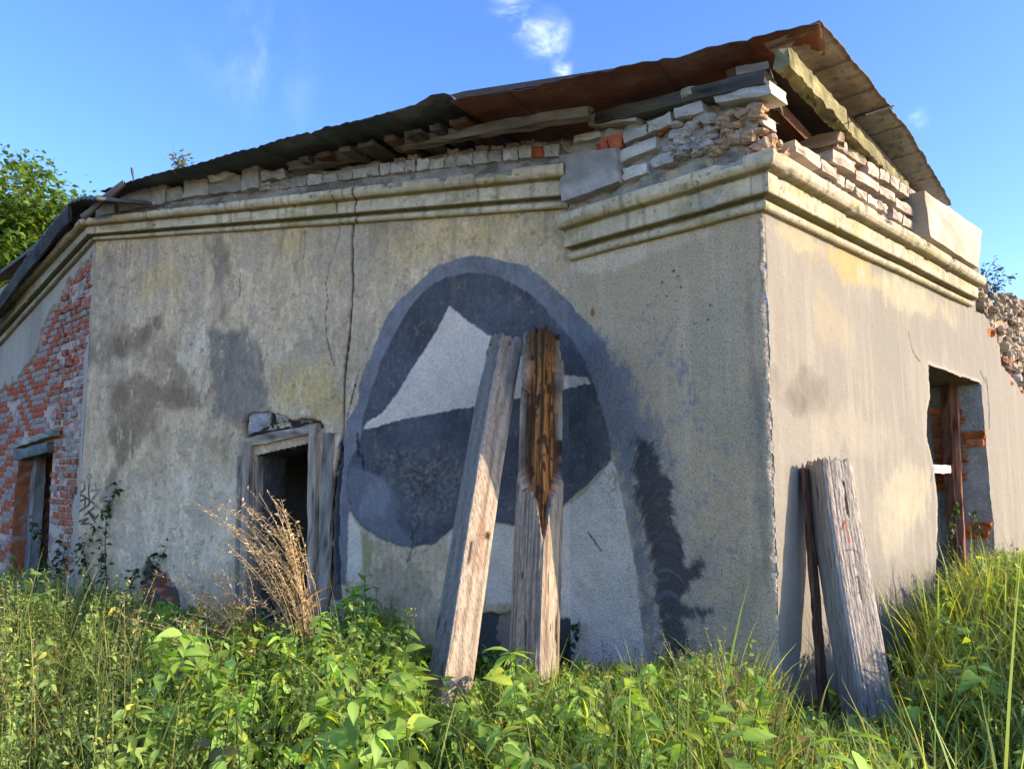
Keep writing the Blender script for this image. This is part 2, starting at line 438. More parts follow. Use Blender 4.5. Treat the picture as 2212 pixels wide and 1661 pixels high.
    c = mixc(c, m, np.array([0.05, 0.05, 0.06]))
    return c, pm

DOOR = WA.poly([(551, 985), (673, 957), (672, 1120), (672, 1420), (543, 1420), (548, 1150)])
def grime(S, Z, w):
    """rain streaks and blotches shared by the plaster skins"""
    a = fbm(S * 1.1, Z * 0.6, 4, 5); b = fbm(S * 14, Z * 0.9, 4, 6); c = fbm(S * 6, Z * 6, 4, 7)
    return a, b, c

zA0, zA1 = WA.at(1208, 456)[1], WA.at(210, 522)[1]
def skin_A(S, Z):
    a, b, g = grime(S, Z, WA)
    w = WA
    c = np.broadcast_to(PLASTER, S.shape + (3,)).copy()
    c = mixc(c, sstep(a, 0.40, 0.62) * 0.55, GREY)
    c = mixc(c, sstep(b, 0.50, 0.68) * 0.35, PALE)
    zt = w.at(600, 480)[1]
    c = mixc(c, sstep(Z, zt - 1.3, zt) * sstep(b, 0.42, 0.62) * 0.5, OCHRE * 0.85)
    for u, v, ru, rv, am, col in ((335,610,55,60,.75,OCHRE),(645,815,60,70,.8,OCHRE),(610,840,30,30,.5,OCHRE*1.1),(560,520,120,40,.4,OCHRE),(1000,510,160,35,.5,OCHRE*.95),(650,520,70,30,.6,OCHRE*.95),
            (470,560,30,70,.75,GREY*.55),(500,640,50,40,.4,GREY*.7),(240,700,60,160,.5,GREY*.8),(240,560,40,60,.45,GREY*.75),
            (500,770,75,90,.75,BROWN*1.25),(320,760,150,45,.6,BROWN*1.3),(260,740,80,40,.5,BROWN*1.2),(450,860,120,35,.55,BROWN*1.3),(370,830,60,50,.5,BROWN),
            (340,950,30,110,.6,BROWN*1.1),(530,890,50,40,.5,BROWN*1.2),(470,960,60,40,.4,BROWN*1.3),(250,900,50,100,.4,GREY*.7),
            (420,1080,110,110,.6,PALE*1.02),(300,1170,90,90,.55,PALE),(230,1150,50,90,.6,PALE*.95),(450,1200,60,60,.5,PALE),
            (430,750,55,45,.55,PALE),(300,860,30,50,.45,PALE),
            (420,1130,25,50,.45,BROWN*1.2),(900,480,260,14,.35,GREY*.8),(1150,560,70,60,.35,GREY*.9),(680,530,8,45,.5,GREY*.9),(790,530,14,50,.6,GREY*1.05),
            (860,1250,80,70,.5,GREY*.75)):
        c = mixc(c, np.clip(blob(w, S, Z, u, v, ru, rv, int(u) % 17) * am * 1.3, 0, 1), col)
    for pl, col, am in (([(438,735),(445,705),(475,690),(525,692),(555,720),(568,790),(578,850),(575,925),(500,935),(440,900)], np.array([.33,.26,.19]), .75), ([(385,700),(437,705),(437,860),(400,850),(370,780)], PALE * .9, .6),
            ([(165,745),(240,715),(300,700),(345,690),(300,760),(265,800),(225,780),(170,800)], BROWN, .7), ([(250,820),(300,790),(350,830),(400,850),(440,860),(450,900),(350,890),(320,920),(300,1010),(240,1060),(230,1100),(215,1080),(235,950)], BROWN * 1.1, .65),
            ([(270,745),(293,720),(295,780),(278,815),(260,790)], PALE, .7), ([(240,1130),(330,1050),(450,1010),(500,1060),(480,1200),(420,1290),(250,1290)], PALE * .95, .5), ([(203,560),(250,560),(262,650),(230,760),(195,780)], GREY * .8, .5), ([(560,505),(720,500),(735,620),(640,560)], OCHRE, .35), ([(780,500),(860,495),(1000,490),(1190,480),(1180,540),(1000,525),(850,560)], OCHRE, .4), ([(590,780),(690,770),(740,850),(720,900),(650,905),(600,880)], OCHRE, .65)):
        am = min(1, am * 1.35); m = sstep(sdf(S, Z, w.poly(pl)) + (fbm(S * 3.5, Z * 2.5, 5, int(pl[0][0]) % 7, .62) - .5) * .55, -0.04, 0.10)
        c = mixc(c, m * am * (.6 + .8 * fbm(S * 9, Z * 6, 4, 77)).clip(0, 1), col)
    f2 = fbm(S * 42, Z * 22, 3, 85); f3 = fbm(S * 30, Z * 7, 3, 87)
    c = c * (1 + .42 * (f2 - .5) + .25 * (f3 - .5))[..., None]
    c = mixc(c, sstep(fbm(S * 16, Z * 16, 4, 89, .7), .66, .72) * .45, BROWN * .8)
    c = mixc(c, sstep(fbm(S * 14, Z * 5, 4, 91, .7), .68, .74) * .5, PALE * 1.05)
    mott = fbm(S * 3.4, Z * 3.0, 5, 81, .6); fine = fbm(S * 20, Z * 9, 4, 83)
    c = c * (0.80 + 0.55 * (mott - .2) * .9 + 0.30 * (fine - .5))[..., None]
    # old arch of a blocked opening
    c = mixc(c, sstep(0.035 - np.abs(sdf(S, Z, w.poly([(370,840),(385,760),(440,700),(510,690),(555,740),(575,850),(580,960)])) + (g - .5) * .1), 0, 0.03) * 0.25, BROWN)
    h = 0.018 * (fbm(S * 1.2, Z * 1.2, 3, 12) - 0.5) + 0.010 * (fbm(S * 7, Z * 7, 3, 13) - 0.5)
    c, pm = mural(w, S, Z, c)
    # exposed brick low down, damage above the door
    hole = sdf(S, Z, w.poly([(316,1195),(330,1215),(350,1230),(385,1275),(390,1330),(290,1330),(302,1285),(308,1230)])) + (g - .5) * 0.12
    m = sstep(hole, 0, 0.02); h = h - 0.045 * m; c = mixc(c, m, np.array([0.16, 0.12, 0.09]))
    gap = sdf(S, Z, w.poly([(532,950),(528,912),(540,892),(575,885),(600,892),(650,905),(695,905),(697,930),(690,925)])) + (g - .5) * 0.08
    m = sstep(gap, 0, 0.015); h = h - 0.07 * m; c = mixc(c, m, np.array([0.06, 0.05, 0.042]))
    edge = sstep(0.05 - np.abs(gap), 0, 0.05) * sstep(g, 0.4, 0.6); c = mixc(c, edge * 0.6, BROWN * 0.5)
    # wall broken away beside the right jamb, under the paint
    gap = sdf(S, Z, w.poly([(735,940),(741,960),(741,1010),(735,1060),(733,1160),(737,1300),(712,1300),(712,1130),(716,1070),(726,1010)])) + (g - .5) * 0.05
    m = sstep(gap, 0, 0.015); h = h - 0.035 * m; c = mixc(c, m * .8, np.array([0.035, 0.034, 0.045]))
    # foot of the white paint
    gap = sdf(S, Z, w.poly([(1040,1310),(1100,1318),(1130,1312),(1260,1330),(1260,1460),(960,1460),(1000,1330)])) + (g - .5) * 0.15
    m = sstep(gap, 0, 0.03); h = h - 0.025 * m; c = mixc(c, m, np.array([0.10, 0.095, 0.085]))
    for cr, wd, dp in ((CRACK1, 0.0105, 0.05), (CRACK2, 0.0035, 0.012)):
        dl = dline(S + 0.012 * (vnoise(S * 9, Z * 9, 2) - .5), Z, w.poly(cr))
        m = sstep(wd * (0.7 + 0.8 * vnoise(S * 0 + 3, Z * 4, 5)) - dl, -0.003, 0.004)
        h = h - dp * m; c = mixc(c, m * .95, np.array([0.012, 0.011, 0.010]))
    for cr in ([(520,590),(517,640)],[(660,500),(655,560)],[(885,1130),(895,1170),(880,1215)],[(905,1130),(888,1165)]):
        dl = dline(S + 0.02 * (vnoise(S * 9, Z * 9, 4) - .5), Z, w.poly(cr)); m = sstep(0.008 - dl, -.002, .005); c = mixc(c, m * .7, np.array([.04, .036, .03]))
    # scrawl near the brick corner
    G = [[(188,1030),(192,1022),(197,1028),(193,1036),(188,1030)],[(192,1036),(192,1092)],[(168,1060),(172,1042),(182,1040),(184,1056),(172,1066),(168,1060)],[(160,1072),(178,1070),(190,1078)],[(158,1078),(156,1100),(162,1112),(164,1088)],[(166,1080),(170,1112)],[(172,1082),(184,1078),(182,1098),(172,1104)],[(186,1096),(196,1082),(212,1098)],[(198,1060),(214,1058),(200,1078)],[(204,1044),(208,1060)],[(196,1108),(206,1120),(212,1112)],[(170,1126),(190,1120),(176,1132),(192,1130)],[(184,1112),(208,1092)],[(190,1104),(206,1128)]]
    for st in G:
        dl = dline(S, Z, w.poly(st)); m = sstep(0.015 - dl, 0, 0.007) * 0.9; c = mixc(c, m, np.array([0.045, 0.045, 0.05]))
    c = mixc(c, blob(w, S, Z, 225, 1060, 35, 60, 4) * .35, np.array([.24, .30, .29]))
    # a thin upper coat has come off in hard-edged scabs; rain streaks hang below the cornice
    sc = fbm(S * 1.7 + 3, Z * 1.5, 5, 95, .62); scab = sstep(sc, .615, .622) * (1 - pm.clip(0, 1))
    h = h - .006 * scab; c = mixc(c, scab * .55, np.array([.50, .38, .26]) * (.7 + .7 * fbm(S * 24, Z * 24, 3, 97))[..., None])
    zt_ = np.interp(S, [0, LA], [zA0, zA1]); drp = sstep(fbm(S * 13, S * 0 + 5, 3, 98), .54, .66) * sstep(Z, zt_ - .35 - 1.1 * fbm(S * 5, S * 0, 2, 99), zt_)
    c = mixc(c, drp * .45, GREY * .55)
    fade = sstep(np.minimum(S, LA - S), 0.0, 0.05); h = h * fade
    keep = sdf(S, Z, DOOR) + (g - .5) * 0.01 < 0.0
    return h, c, keep, pm > 0.35

def chipped(Z):
    """how much of the sunny corner's edge has broken off at each height"""
    return (0.006 + 0.085 * np.clip(fbm(np.asarray(Z) * 7, np.asarray(Z) * 0 + 4, 5, 44, .65) - .40, 0, 1)) * (np.asarray(Z) < 3.40)
def skin_B(S, Z):
    a, b, g = grime(S, Z, WB)
    w = WB
    c = np.broadcast_to(np.array([0.62, 0.445, 0.265]), S.shape + (3,)).copy()
    c = mixc(c, sstep(a, 0.40, 0.65) * 0.5, GREY * 0.9)
    c = mixc(c, sstep(b, 0.52, 0.70) * 0.3, PALE * 0.9)
    for u, v, ru, rv, am, col in ((1330,560,140,26,.75,PALE*1.05),(1450,520,120,20,.6,PALE),(1235,640,24,130,.5,GREY*1.1),(1560,800,120,200,.35,np.array([.34,.30,.21])),(1630,900,22,420,.45,np.array([.22,.19,.16])),(1650,1100,18,300,.5,np.array([.19,.17,.15])),(1600,1300,60,160,.45,GREY*.6),(1560,1050,90,200,.25,BROWN*1.6)):
        c = mixc(c, blob(w, S, Z, u, v, ru, rv, int(u) % 13) * am, col)
    h = 0.014 * (fbm(S * 1.5, Z * 1.5, 3, 15) - 0.5) + 0.012 * (fbm(S * 22, Z * 22, 3, 16) - 0.5)
    c, pm = mural(w, S, Z, c)
    c = mixc(c, blob(w, S, Z, 1280, 675, 6, 12, 2, .2), np.array([.35, .15, .04]))
    for u, v in ((1455,585),(1464,597),(1430,610),(1470,620),(1440,640),(1500,700),(1535,660),(1530,690)):
        c = mixc(c, blob(w, S, Z, u, v, 4, 4, 1, .2), np.array([.07, .06, .05]))
    edge = sstep(0.035 - S + (g - .5) * 0.06, 0, 0.02)          # chipped arris
    h = h - 0.02 * edge * sstep(g, 0.45, 0.6)
    c = mixc(c, edge * sstep(Z, 0, 1.8) * .6, PALE * .9)
    fade = sstep(np.minimum(S - 0.0, LB - S + 0.0), 0.0, 0.03); h = h * fade
    return h, c, S >= chipped(Z), pm > 0.35

WINDOW = WC.poly([(2006, 788), (2119, 829), (2122, 870), (2127, 930), (2134, 1010), (2139, 1075), (2146, 1130), (2150, 1260), (2020, 1260), (2026, 1150), (2024, 1080), (2016, 1010), (2010, 985), (2003, 955), (2001, 920), (2003, 885), (2009, 855), (2006, 820)])
STUCCO_TOP = [(2105, 668), (2125, 672), (2140, 690), (2152, 715), (2163, 750), (2166, 790), (2190, 815), (2212, 850), (2300, 900), (2300, 1500), (2090, 1500), (2080, 640)]
def skin_C(S, Z):
    a, b, g = grime(S, Z, WC)
    w = WC
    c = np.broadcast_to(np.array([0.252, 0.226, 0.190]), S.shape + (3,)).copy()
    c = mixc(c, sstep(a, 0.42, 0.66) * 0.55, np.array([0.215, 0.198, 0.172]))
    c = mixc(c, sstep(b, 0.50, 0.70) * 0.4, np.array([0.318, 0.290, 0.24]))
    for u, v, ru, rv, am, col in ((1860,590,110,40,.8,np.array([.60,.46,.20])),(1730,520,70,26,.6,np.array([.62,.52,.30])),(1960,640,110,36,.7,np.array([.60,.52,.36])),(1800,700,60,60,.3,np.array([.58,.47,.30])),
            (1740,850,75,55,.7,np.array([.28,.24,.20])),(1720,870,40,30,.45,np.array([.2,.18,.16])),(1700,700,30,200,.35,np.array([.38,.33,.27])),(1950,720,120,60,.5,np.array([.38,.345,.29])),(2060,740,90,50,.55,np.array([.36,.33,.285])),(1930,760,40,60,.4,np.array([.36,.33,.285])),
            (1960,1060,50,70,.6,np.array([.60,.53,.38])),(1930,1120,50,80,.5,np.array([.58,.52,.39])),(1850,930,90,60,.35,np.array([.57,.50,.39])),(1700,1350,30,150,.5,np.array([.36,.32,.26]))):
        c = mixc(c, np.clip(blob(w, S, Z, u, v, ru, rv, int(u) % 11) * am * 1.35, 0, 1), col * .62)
    h = 0.02 * (fbm(S * 1.1, Z * 1.1, 3, 18) - 0.5) + 0.009 * (fbm(S * 9, Z * 9, 3, 19) - 0.5)
    for cr, wd in (([(1962,720),(1968,750),(1975,770),(1987,782)], .007), ([(2131,815),(2136,850),(2139,900),(2139,925)], .016), ([(2118,800),(2130,825)], .008), ([(2017,1000),(2010,1040)], .006)):
        dl = dline(S + 0.05 * (vnoise(S * 7, Z * 7, 6) - .5), Z + 0.03 * (vnoise(S * 6, Z * 6, 9) - .5), w.poly(cr)); m = sstep(wd - dl, -.003, .005)
        h = h - 0.02 * m; c = mixc(c, m * .75, np.array([.08, .065, .05]))
    edge = sstep(0.03 - S + (g - .5) * 0.05, 0, 0.02)
    h = h - 0.018 * edge * sstep(g, 0.45, 0.6)
    wd = sdf(S, Z, WINDOW) + (g - .5) * 0.05
    c = mixc(c, sstep(wd, -0.06, 0.0) * .5, np.array([.5, .45, .37]))
    st = sdf(S, Z, w.poly(STUCCO_TOP)) + (g - .5) * 0.10
    s_end = w.at(2108, 668)[0]
    keep = (wd < 0) & ((S < s_end) | (st > 0)) & (S >= chipped(Z))
    dz = (S > s_end) * 0.012; h = h - dz
    fade = sstep(S, 0.0, 0.03); h = h * fade
    return h, c, keep, None

def skin_D(S, Z):
    a, b, g = grime(S, Z, WD)
    w = WD
    c = np.broadcast_to(np.array([0.50, 0.39, 0.285]), S.shape + (3,)).copy()
    c = mixc(c, sstep(a, 0.42, 0.62) * 0.6, np.array([.33, .26, .19]))
    c = mixc(c, sstep(b, 0.5, 0.68) * 0.35, np.array([.55, .47, .40]))
    h = 0.015 * (fbm(S * 2, Z * 2, 3, 22) - 0.5)
    e = bare_D(S, Z)
    m = sstep(e, 0.0, 0.010)
    h = h - 0.042 * m
    c = mixc(c, m, np.array([.62, .45, .34]) )
    c = mixc(c, m * sstep(fbm(S * 9, Z * 20, 3, 24), .45, .6) * .6, np.array([.30, .16, .12]))
    keep = sdf(S, Z, WIN_D) < 0
    return h, c, keep, None
WIN_D = WD.poly([(44, 985), (106, 968), (101, 1050), (92, 1260), (20, 1260), (34, 1050)])
BARE_D = WD.poly([(198, 560), (196, 700), (180, 800), (172, 880), (165, 1000), (153, 1240), (-40, 1240), (-40, 860), (0, 838), (40, 812), (72, 770), (92, 715), (118, 660), (150, 610), (180, 570)])
def bare_D(S, Z):
    return sdf(S, Z, BARE_D) + (fbm(S * 5, Z * 5, 4, 27) - 0.5) * 0.35
wallA, muralA = field('wall', WA, 0.0, LA, -0.15, max(zA0, zA1) + 0.05, 0.011, skin_A, M_PLASTER, bld, ('mural', M_PLASTER, 'blue-grey and white mural painted on the shaded wall'), label='long shaded grey plaster wall with the mural and the doorway')
wallB, muralB = field('wall', WB, 0.0, LB, -0.15, 3.95, 0.009, skin_B, M_ROUGHCAST, bld, ('mural', M_ROUGHCAST, 'blue spray and dark feather of the mural on roughcast'), label='shaded roughcast wall between mural and sunny corner')
wallC = field('wall', WC, 0.0, 8.3, -0.15, 3.72, 0.011, skin_C, M_SUNPLASTER, bld, label='sunlit cream plaster wall with broken window opening')
LD = 5.2
wallD = field('wall', WD, 0.0, LD, -0.15, 4.35, 0.014, skin_D, M_PLASTER, bld, label='patchy wall with bare red brick at the left edge')

zs = np.arange(-.1, 3.46, .02); cz = chipped(zs) + .013
rr_ = np.random.default_rng(12)
strip = [WB.xyz(cz, zs, -.0035)] + [np.stack([P0[0] - (WB.n + WC.n)[0] * cz * k + 0 * zs, P0[1] - (WB.n + WC.n)[1] * cz * k + 0 * zs, zs], -1) + rr_.normal(0, .002, (len(zs), 3)) for k in (.42,)] + [WC.xyz(cz, zs, -.0035)]
add('broken_edge', np.stack(strip, 1).reshape(-1, 3), grid_faces(len(zs), 3), M_RUBBLE, bld, np.broadcast_to([.50, .42, .32], (len(zs) * 3, 3)) * (1 + rr_.normal(0, .12, (len(zs) * 3, 1))), label='chipped pale plaster edge of the sunny corner')

# ------------------------------------------------------------------ cornices
PROF = [(0.0, 0.0), (0.012, 0.034), (0.05, 0.052), (0.10, 0.058), (0.15, 0.052), (0.19, 0.036), (0.205, 0.020), (0.250, 0.020), (0.256, 0.098), (0.29, 0.105), (0.45, 0.105), (0.61, 0.110), (0.625, 0.098), (0.660, 0.098), (0.668, 0.150), (0.69, 0.172), (0.75, 0.190), (0.85, 0.198), (0.93, 0.194), (0.97, 0.18), (1.0, 0.14), (1.002, 0.05), (1.003, -0.06)]
def cornice(wall, s0, s1, zb, zt, mit0, mit1, base, moss, mat, seed, res=0.014, crack=None, scale=1.0, rag0=0, rag1=0, **tags):
    """moulded band lofted between (zb,zt) pairs at both ends"""
    pr = np.array(PROF)
    dn = []
    for i in range(len(pr) - 1):
        for t in np.linspace(0, 1, 3, endpoint=False): dn.append(pr[i] * (1 - t) + pr[i + 1] * t)
    dn.append(pr[-1]); dn = np.array(dn)
    ns = int(abs(s1 - s0) / res) + 1
    T, Hf = np.meshgrid(np.linspace(0, 1, ns), dn[:, 0]); Of = np.broadcast_to(dn[:, 1:2], T.shape) * scale
    Sa = s0 + mit0 * np.maximum(Of, 0); Sb = s1 + mit1 * np.maximum(Of, 0)
    rag = fbm(Hf * 9, Hf * 0 + seed, 3, seed)
    Sa = Sa + rag0 * rag; Sb = Sb - rag1 * rag
    S = Sa + (Sb - Sa) * T
    Zb = zb[0] + (zb[1] - zb[0]) * T; Zt = zt[0] + (zt[1] - zt[0]) * T
    wob = 0.014 * (fbm(S * 0.9, S * 0 + 2, 3, seed) - 0.5)
    Z = Zb + (Zt - Zb) * Hf + wob
    n1 = fbm(S * 6, Z * 9, 4, seed); n2 = fbm(S * 22, Z * 22, 3, seed + 1)
    chip = sstep(n1, 0.66, 0.74) * sstep(Of, 0.05, 0.10)
    end = sstep(np.minimum(T, 1 - T) * abs(s1 - s0), 0, 0.04)
    O = Of + (0.008 * (n1 - 0.5) + 0.004 * (n2 - 0.5) - 0.018 * chip) * sstep(Of, 0.0, 0.03) * end
    c = np.broadcast_to(base, S.shape + (3,)).copy() * (0.85 + 0.5 * (fbm(S * 2.2, Z * 5, 4, seed + 4) - 0.5) + 0.3 * (n2 - .5))[..., None]
    st = fbm(S * 16, Z * 1.5, 3, seed + 6)
    c = mixc(c, sstep(st, 0.52, 0.68) * 0.35, np.array(base) * 0.62)
    groove = np.maximum.reduce([sstep(0.035 - np.abs(Hf - g), 0, 0.02) for g in (0.235, 0.65, 0.0)])
    c = mixc(c, groove * (0.55 + 0.5 * (n1 - .5)) * moss, np.array([0.13, 0.115, 0.035]))
    c = mixc(c, sstep(Hf, 0.93, 1.0) * sstep(n1, 0.35, 0.6) * moss * 0.8, np.array([0.17, 0.16, 0.10]))
    c = mixc(c, chip * 0.5, np.array([0.36, 0.33, 0.28]))
    lip = sstep(fbm(S * 2.6, S * 0 + seed, 4, seed + 15, .6), 0.57, 0.63) * sstep(Hf + .10 * (n2 - .5), .80, .86)
    O = O - lip * (0.045 + .05 * (n2 - .3)) * end; c = mixc(c, lip * .8, np.array([.40, .33, .25]) * (.6 + .8 * n2)[..., None])
    drip = sstep(fbm(S * 22, S * 0 + 3, 3, seed + 21), .58, .70) * sstep(fbm(S * 9, Z * 3, 3, seed + 23), .4, .6)
    c = mixc(c, drip * .45, np.array([.16, .13, .09]))
    c = mixc(c, sstep(fbm(S * 4, Z * 12, 4, seed + 25), .58, .70) * .5 * moss, np.array([.33, .27, .08]))
    c = mixc(c, sstep(.03 - np.abs(Hf - .26), 0, .02) * .6 * moss, np.array([.10, .085, .03]))
    pit = sstep(fbm(S * 30, Z * 40, 3, seed + 9), 0.77, 0.80); O = O - 0.012 * pit * sstep(Of, .03, .06); c = mixc(c, pit * .6, np.array([.05, .045, .04]))
    for cr, wd in (crack or []):
        dl = dline(S + 0.01 * (vnoise(S * 9, Z * 12, 2) - .5), Z, [wall.at(u, v, 0.09) for u, v in cr]); m = sstep(wd - dl, -.003, .005)
        O = O - 0.04 * m * sstep(Of, .0, .03); c = mixc(c, m * .95, np.array([.012, .011, .01]))
    V = wall.xyz(S, Z, O).reshape(-1, 3); F = grid_faces(*S.shape)
    if (wall.d[0] * wall.n[1] - wall.d[1] * wall.n[0]) > 0: F = F[:, ::-1]
    return add('cornice', V, F, mat, bld, c.reshape(-1, 3), True, **tags)
CB = (3.43, WB.at(1650, 319, .19)[1])
cornice(WB, 0.0, LB, (CB[0], CB[0] - 0.01), CB[::-1][:1] * 2, -1, 0, np.array([.80, .625, .385]), 1.0, M_CORNICE, 3, rag1=0.10, label='moulded cornice, weathered and mossy, above the roughcast wall')
sCe = WC.at(2106, 665, 0.05)[0]
cornice(WC, 0.0, sCe, (CB[0], 3.47), (CB[1], WC.at(2116, 588, .19)[1]), -1, 0, np.array([.53, .455, .335]), 0.8, M_CORNICE, 5, rag1=0.10, label='cream sunlit cornice above the window wall')
def zat(w, u, v, o=0.0): return w.at(u, v, o)[1]
cornice(WA, -0.02, LA, (zat(WA, 1208, 456), zat(WA, 210, 522)), (zat(WA, 1208, 350, .19), zat(WA, 212, 466, .19)), 0, math.tan(math.radians(13)), np.array([.82, .65, .415]), 1.0, M_CORNICE, 9, crack=[(CRACK1[:5], 0.009), (CRACK2[:4], 0.004)], label='long mouldering cornice above the mural')
cornice(WD, 0.0, LD, (zat(WA, 210, 522), zat(WD, 0, 775)), (zat(WA, 212, 466, .19), zat(WD, 0, 678, .19)), -math.tan(math.radians(13)), 0, np.array([.58, .47, .32]), 1.0, M_CORNICE, 12, res=0.02, label='cornice with bare brick patches over the brick wall')

# ------------------------------------------------------------------ rough core above the cornices
def core(wall, s0, s1, top, bot, off, seed, col, amp=0.05, res=0.025):
    ns, nz = int((s1 - s0) / res) + 1, 20
    S, T = np.meshgrid(np.linspace(s0, s1, ns), np.linspace(0, 1, nz))
    zb = np.interp(S, bot[0], bot[1]); zt = np.interp(S, top[0], top[1]) + 0.06 * (fbm(S * 4, S * 0, 3, seed) - .5)
    Z = zb + (zt - zb) * T
    n = fbm(S * 9, Z * 16, 4, seed)
    h = off + amp * (n - 0.5) * 2 * sstep(np.minimum(S - s0, 9), 0, .04)
    c = np.array(col) * (0.6 + 0.9 * fbm(S * 12, Z * 14, 4, seed + 3))[..., None]
    c = mixc(c, sstep(fbm(S * 5, Z * 9, 3, seed + 5), .55, .68) * .6, np.array([.10, .09, .06]))
    V = wall.xyz(S, Z, h).reshape(-1, 3)
    top_b = wall.xyz(S[-1], Z[-1], off - 0.35); k = len(V)
    V = np.concatenate([V, top_b]); c = np.concatenate([c.reshape(-1, 3), c[-1]])
    F = grid_faces(nz, ns); b = np.arange((nz - 1) * ns, nz * ns); q = np.arange(k, k + ns)
    F = np.concatenate([F, np.stack([b[:-1], b[1:], q[1:], q[:-1]], -1)])
    return add('mortar_core', V, F, M_RUBBLE, bld, c, True)
eaveZ = 4.5
sB = [0.0, 0.5, 1.2, LB + 0.02]
core(WB, -0.0, LB + 0.02, (sB, [WB.at(1640, 235)[1], WB.at(1560, 205)[1], WB.at(1350, 275)[1], WB.at(1230, 300)[1]]), (sB, [3.80] * 4), 0.02, 4, [.42, .36, .27], amp=0.07)
sA = [-0.05, 1.5, 3.2, 5.0, LA]
core(WA, -0.05, LA, (sA, [WA.at(1205, 310)[1], WA.at(950, 335)[1], WA.at(700, 375)[1], WA.at(350, 415)[1], WA.at(215, 450)[1]]), (sA, [zat(WA, u, v, .1) - .04 for u, v in ((1208, 358), (950, 383), (700, 416), (350, 454), (212, 470))]), 0.03, 6, [.38, .33, .28], amp=0.04)
core(WC, 0.0, sCe + .1, ([0, .3, 1.2, 6], [3.95, 3.92, 3.98, 4.06]), ([0, 6], [3.78, 3.85]), 0.0, 8, [.42, .35, .27], amp=0.05)

# ------------------------------------------------------------------ hand-placed bricks and blocks
def chunk(name, wall, quad, off, dep, col, parent, jit=0.006, mat=M_BRICK, nx=5, ny=4, seed=0, **tags):
    """a block whose front face is given by four points on the wall: top-left, top-right, bottom-right, bottom-left"""
    q = np.array([wall.at(u, v, off) for u, v in quad])
    r = np.random.default_rng(seed + int(abs(quad[0][0]) * 7 + abs(quad[0][1]) * 3))
    A, B = np.meshgrid(np.linspace(0, 1, nx), np.linspace(0, 1, ny))
    P = ((1 - A) * (1 - B))[..., None] * q[0] + (A * (1 - B))[..., None] * q[1] + (A * B)[..., None] * q[2] + ((1 - A) * B)[..., None] * q[3]
    h = off + r.normal(0, jit, A.shape)
    brd = (A == 0) | (A == 1) | (B == 0) | (B == 1)
    h = np.where(brd, off - 0.006 - np.abs(r.normal(0, jit, A.shape)), h)
    P = P + r.normal(0, jit * 0.8, P.shape)
    V = [wall.xyz(P[..., 0], P[..., 1], h).reshape(-1, 3)]
    F = [list(f) for f in grid_faces(ny, nx)]
    idx = np.arange(nx * ny).reshape(ny, nx)
    ring = list(idx[0, :]) + list(idx[1:, -1]) + list(idx[-1, -2::-1]) + list(idx[-2:0:-1, 0])
    Pr = P.reshape(-1, 2)[ring]
    Vb = wall.xyz(Pr[:, 0], Pr[:, 1], off - dep + r.normal(0, jit, len(ring)))
    b0 = nx * ny; m = len(ring)
    for i in range(m): F.append([ring[i], ring[(i + 1) % m], b0 + (i + 1) % m, b0 + i])
    F.append([b0 + i for i in range(m)])
    V = np.concatenate(V + [Vb])
    c = np.broadcast_to(np.array(col), (len(V), 3)) * (1 + r.normal(0, 0.09, (len(V), 1))) * (.68 + .62 * vnoise(V[:, 0] * 9 + V[:, 1] * 7, V[:, 2] * 11, seed))[:, None]
    return add(name, V, F, mat, parent, c, False, **tags)
WHITE_B = np.array([.56, .50, .42]); RED_B = np.array([.50, .125, .055]); DIRTY = np.array([.47, .42, .36])
zz = lambda q: [(1180.8 + x * .2344, 144 + y * .2344) for x, y in q]
for i, (q, off, dep, col) in enumerate([
    ([(375,440),(835,380),(812,490),(380,550)], .12, .20, WHITE_B),
    ([(250,640),(490,590),(480,645),(240,695)], .09, .18, WHITE_B),
    ([(480,660),(545,640),(555,770),(500,760)], .06, .12, RED_B),
    ([(548,645),(690,598),(686,735),(585,785)], .075, .12, RED_B * 1.05),
    ([(690,610),(910,525),(920,615),(712,700)], .09, .14, WHITE_B * .9),
    ([(920,510),(1130,422),(1142,530),(932,608)], .10, .14, WHITE_B * 1.02),
    ([(1170,380),(1408,310),(1435,420),(1172,480)], .13, .16, WHITE_B),
    ([(1520,205),(2035,132),(2062,250),(1540,330)], .15, .26, WHITE_B * .95),
    ([(615,800),(992,642),(1002,740),(650,890)], .09, .14, WHITE_B),
    ([(690,950),(905,870),(916,972),(690,1050)], .09, .14, WHITE_B * 1.03),
    ([(950,850),(1145,765),(1152,872),(960,932)], .09, .14, WHITE_B * .98),
    ([(1010,590),(1130,545),(1130,590),(1020,640)], .05, .12, RED_B * .7),
    ([(440,700),(560,760),(560,800),(450,760)], .05, .12, RED_B * .8),
    ([(1560,430),(1720,395),(1740,450),(1580,480)], .06, .14, np.array([.42, .30, .18])),
    ([(1890,400),(1990,440),(1990,530),(1890,490)], .03, .2, WHITE_B * .9)]):
    chunk('brick', WB, zz(q), off, dep, col, bld, seed=i)
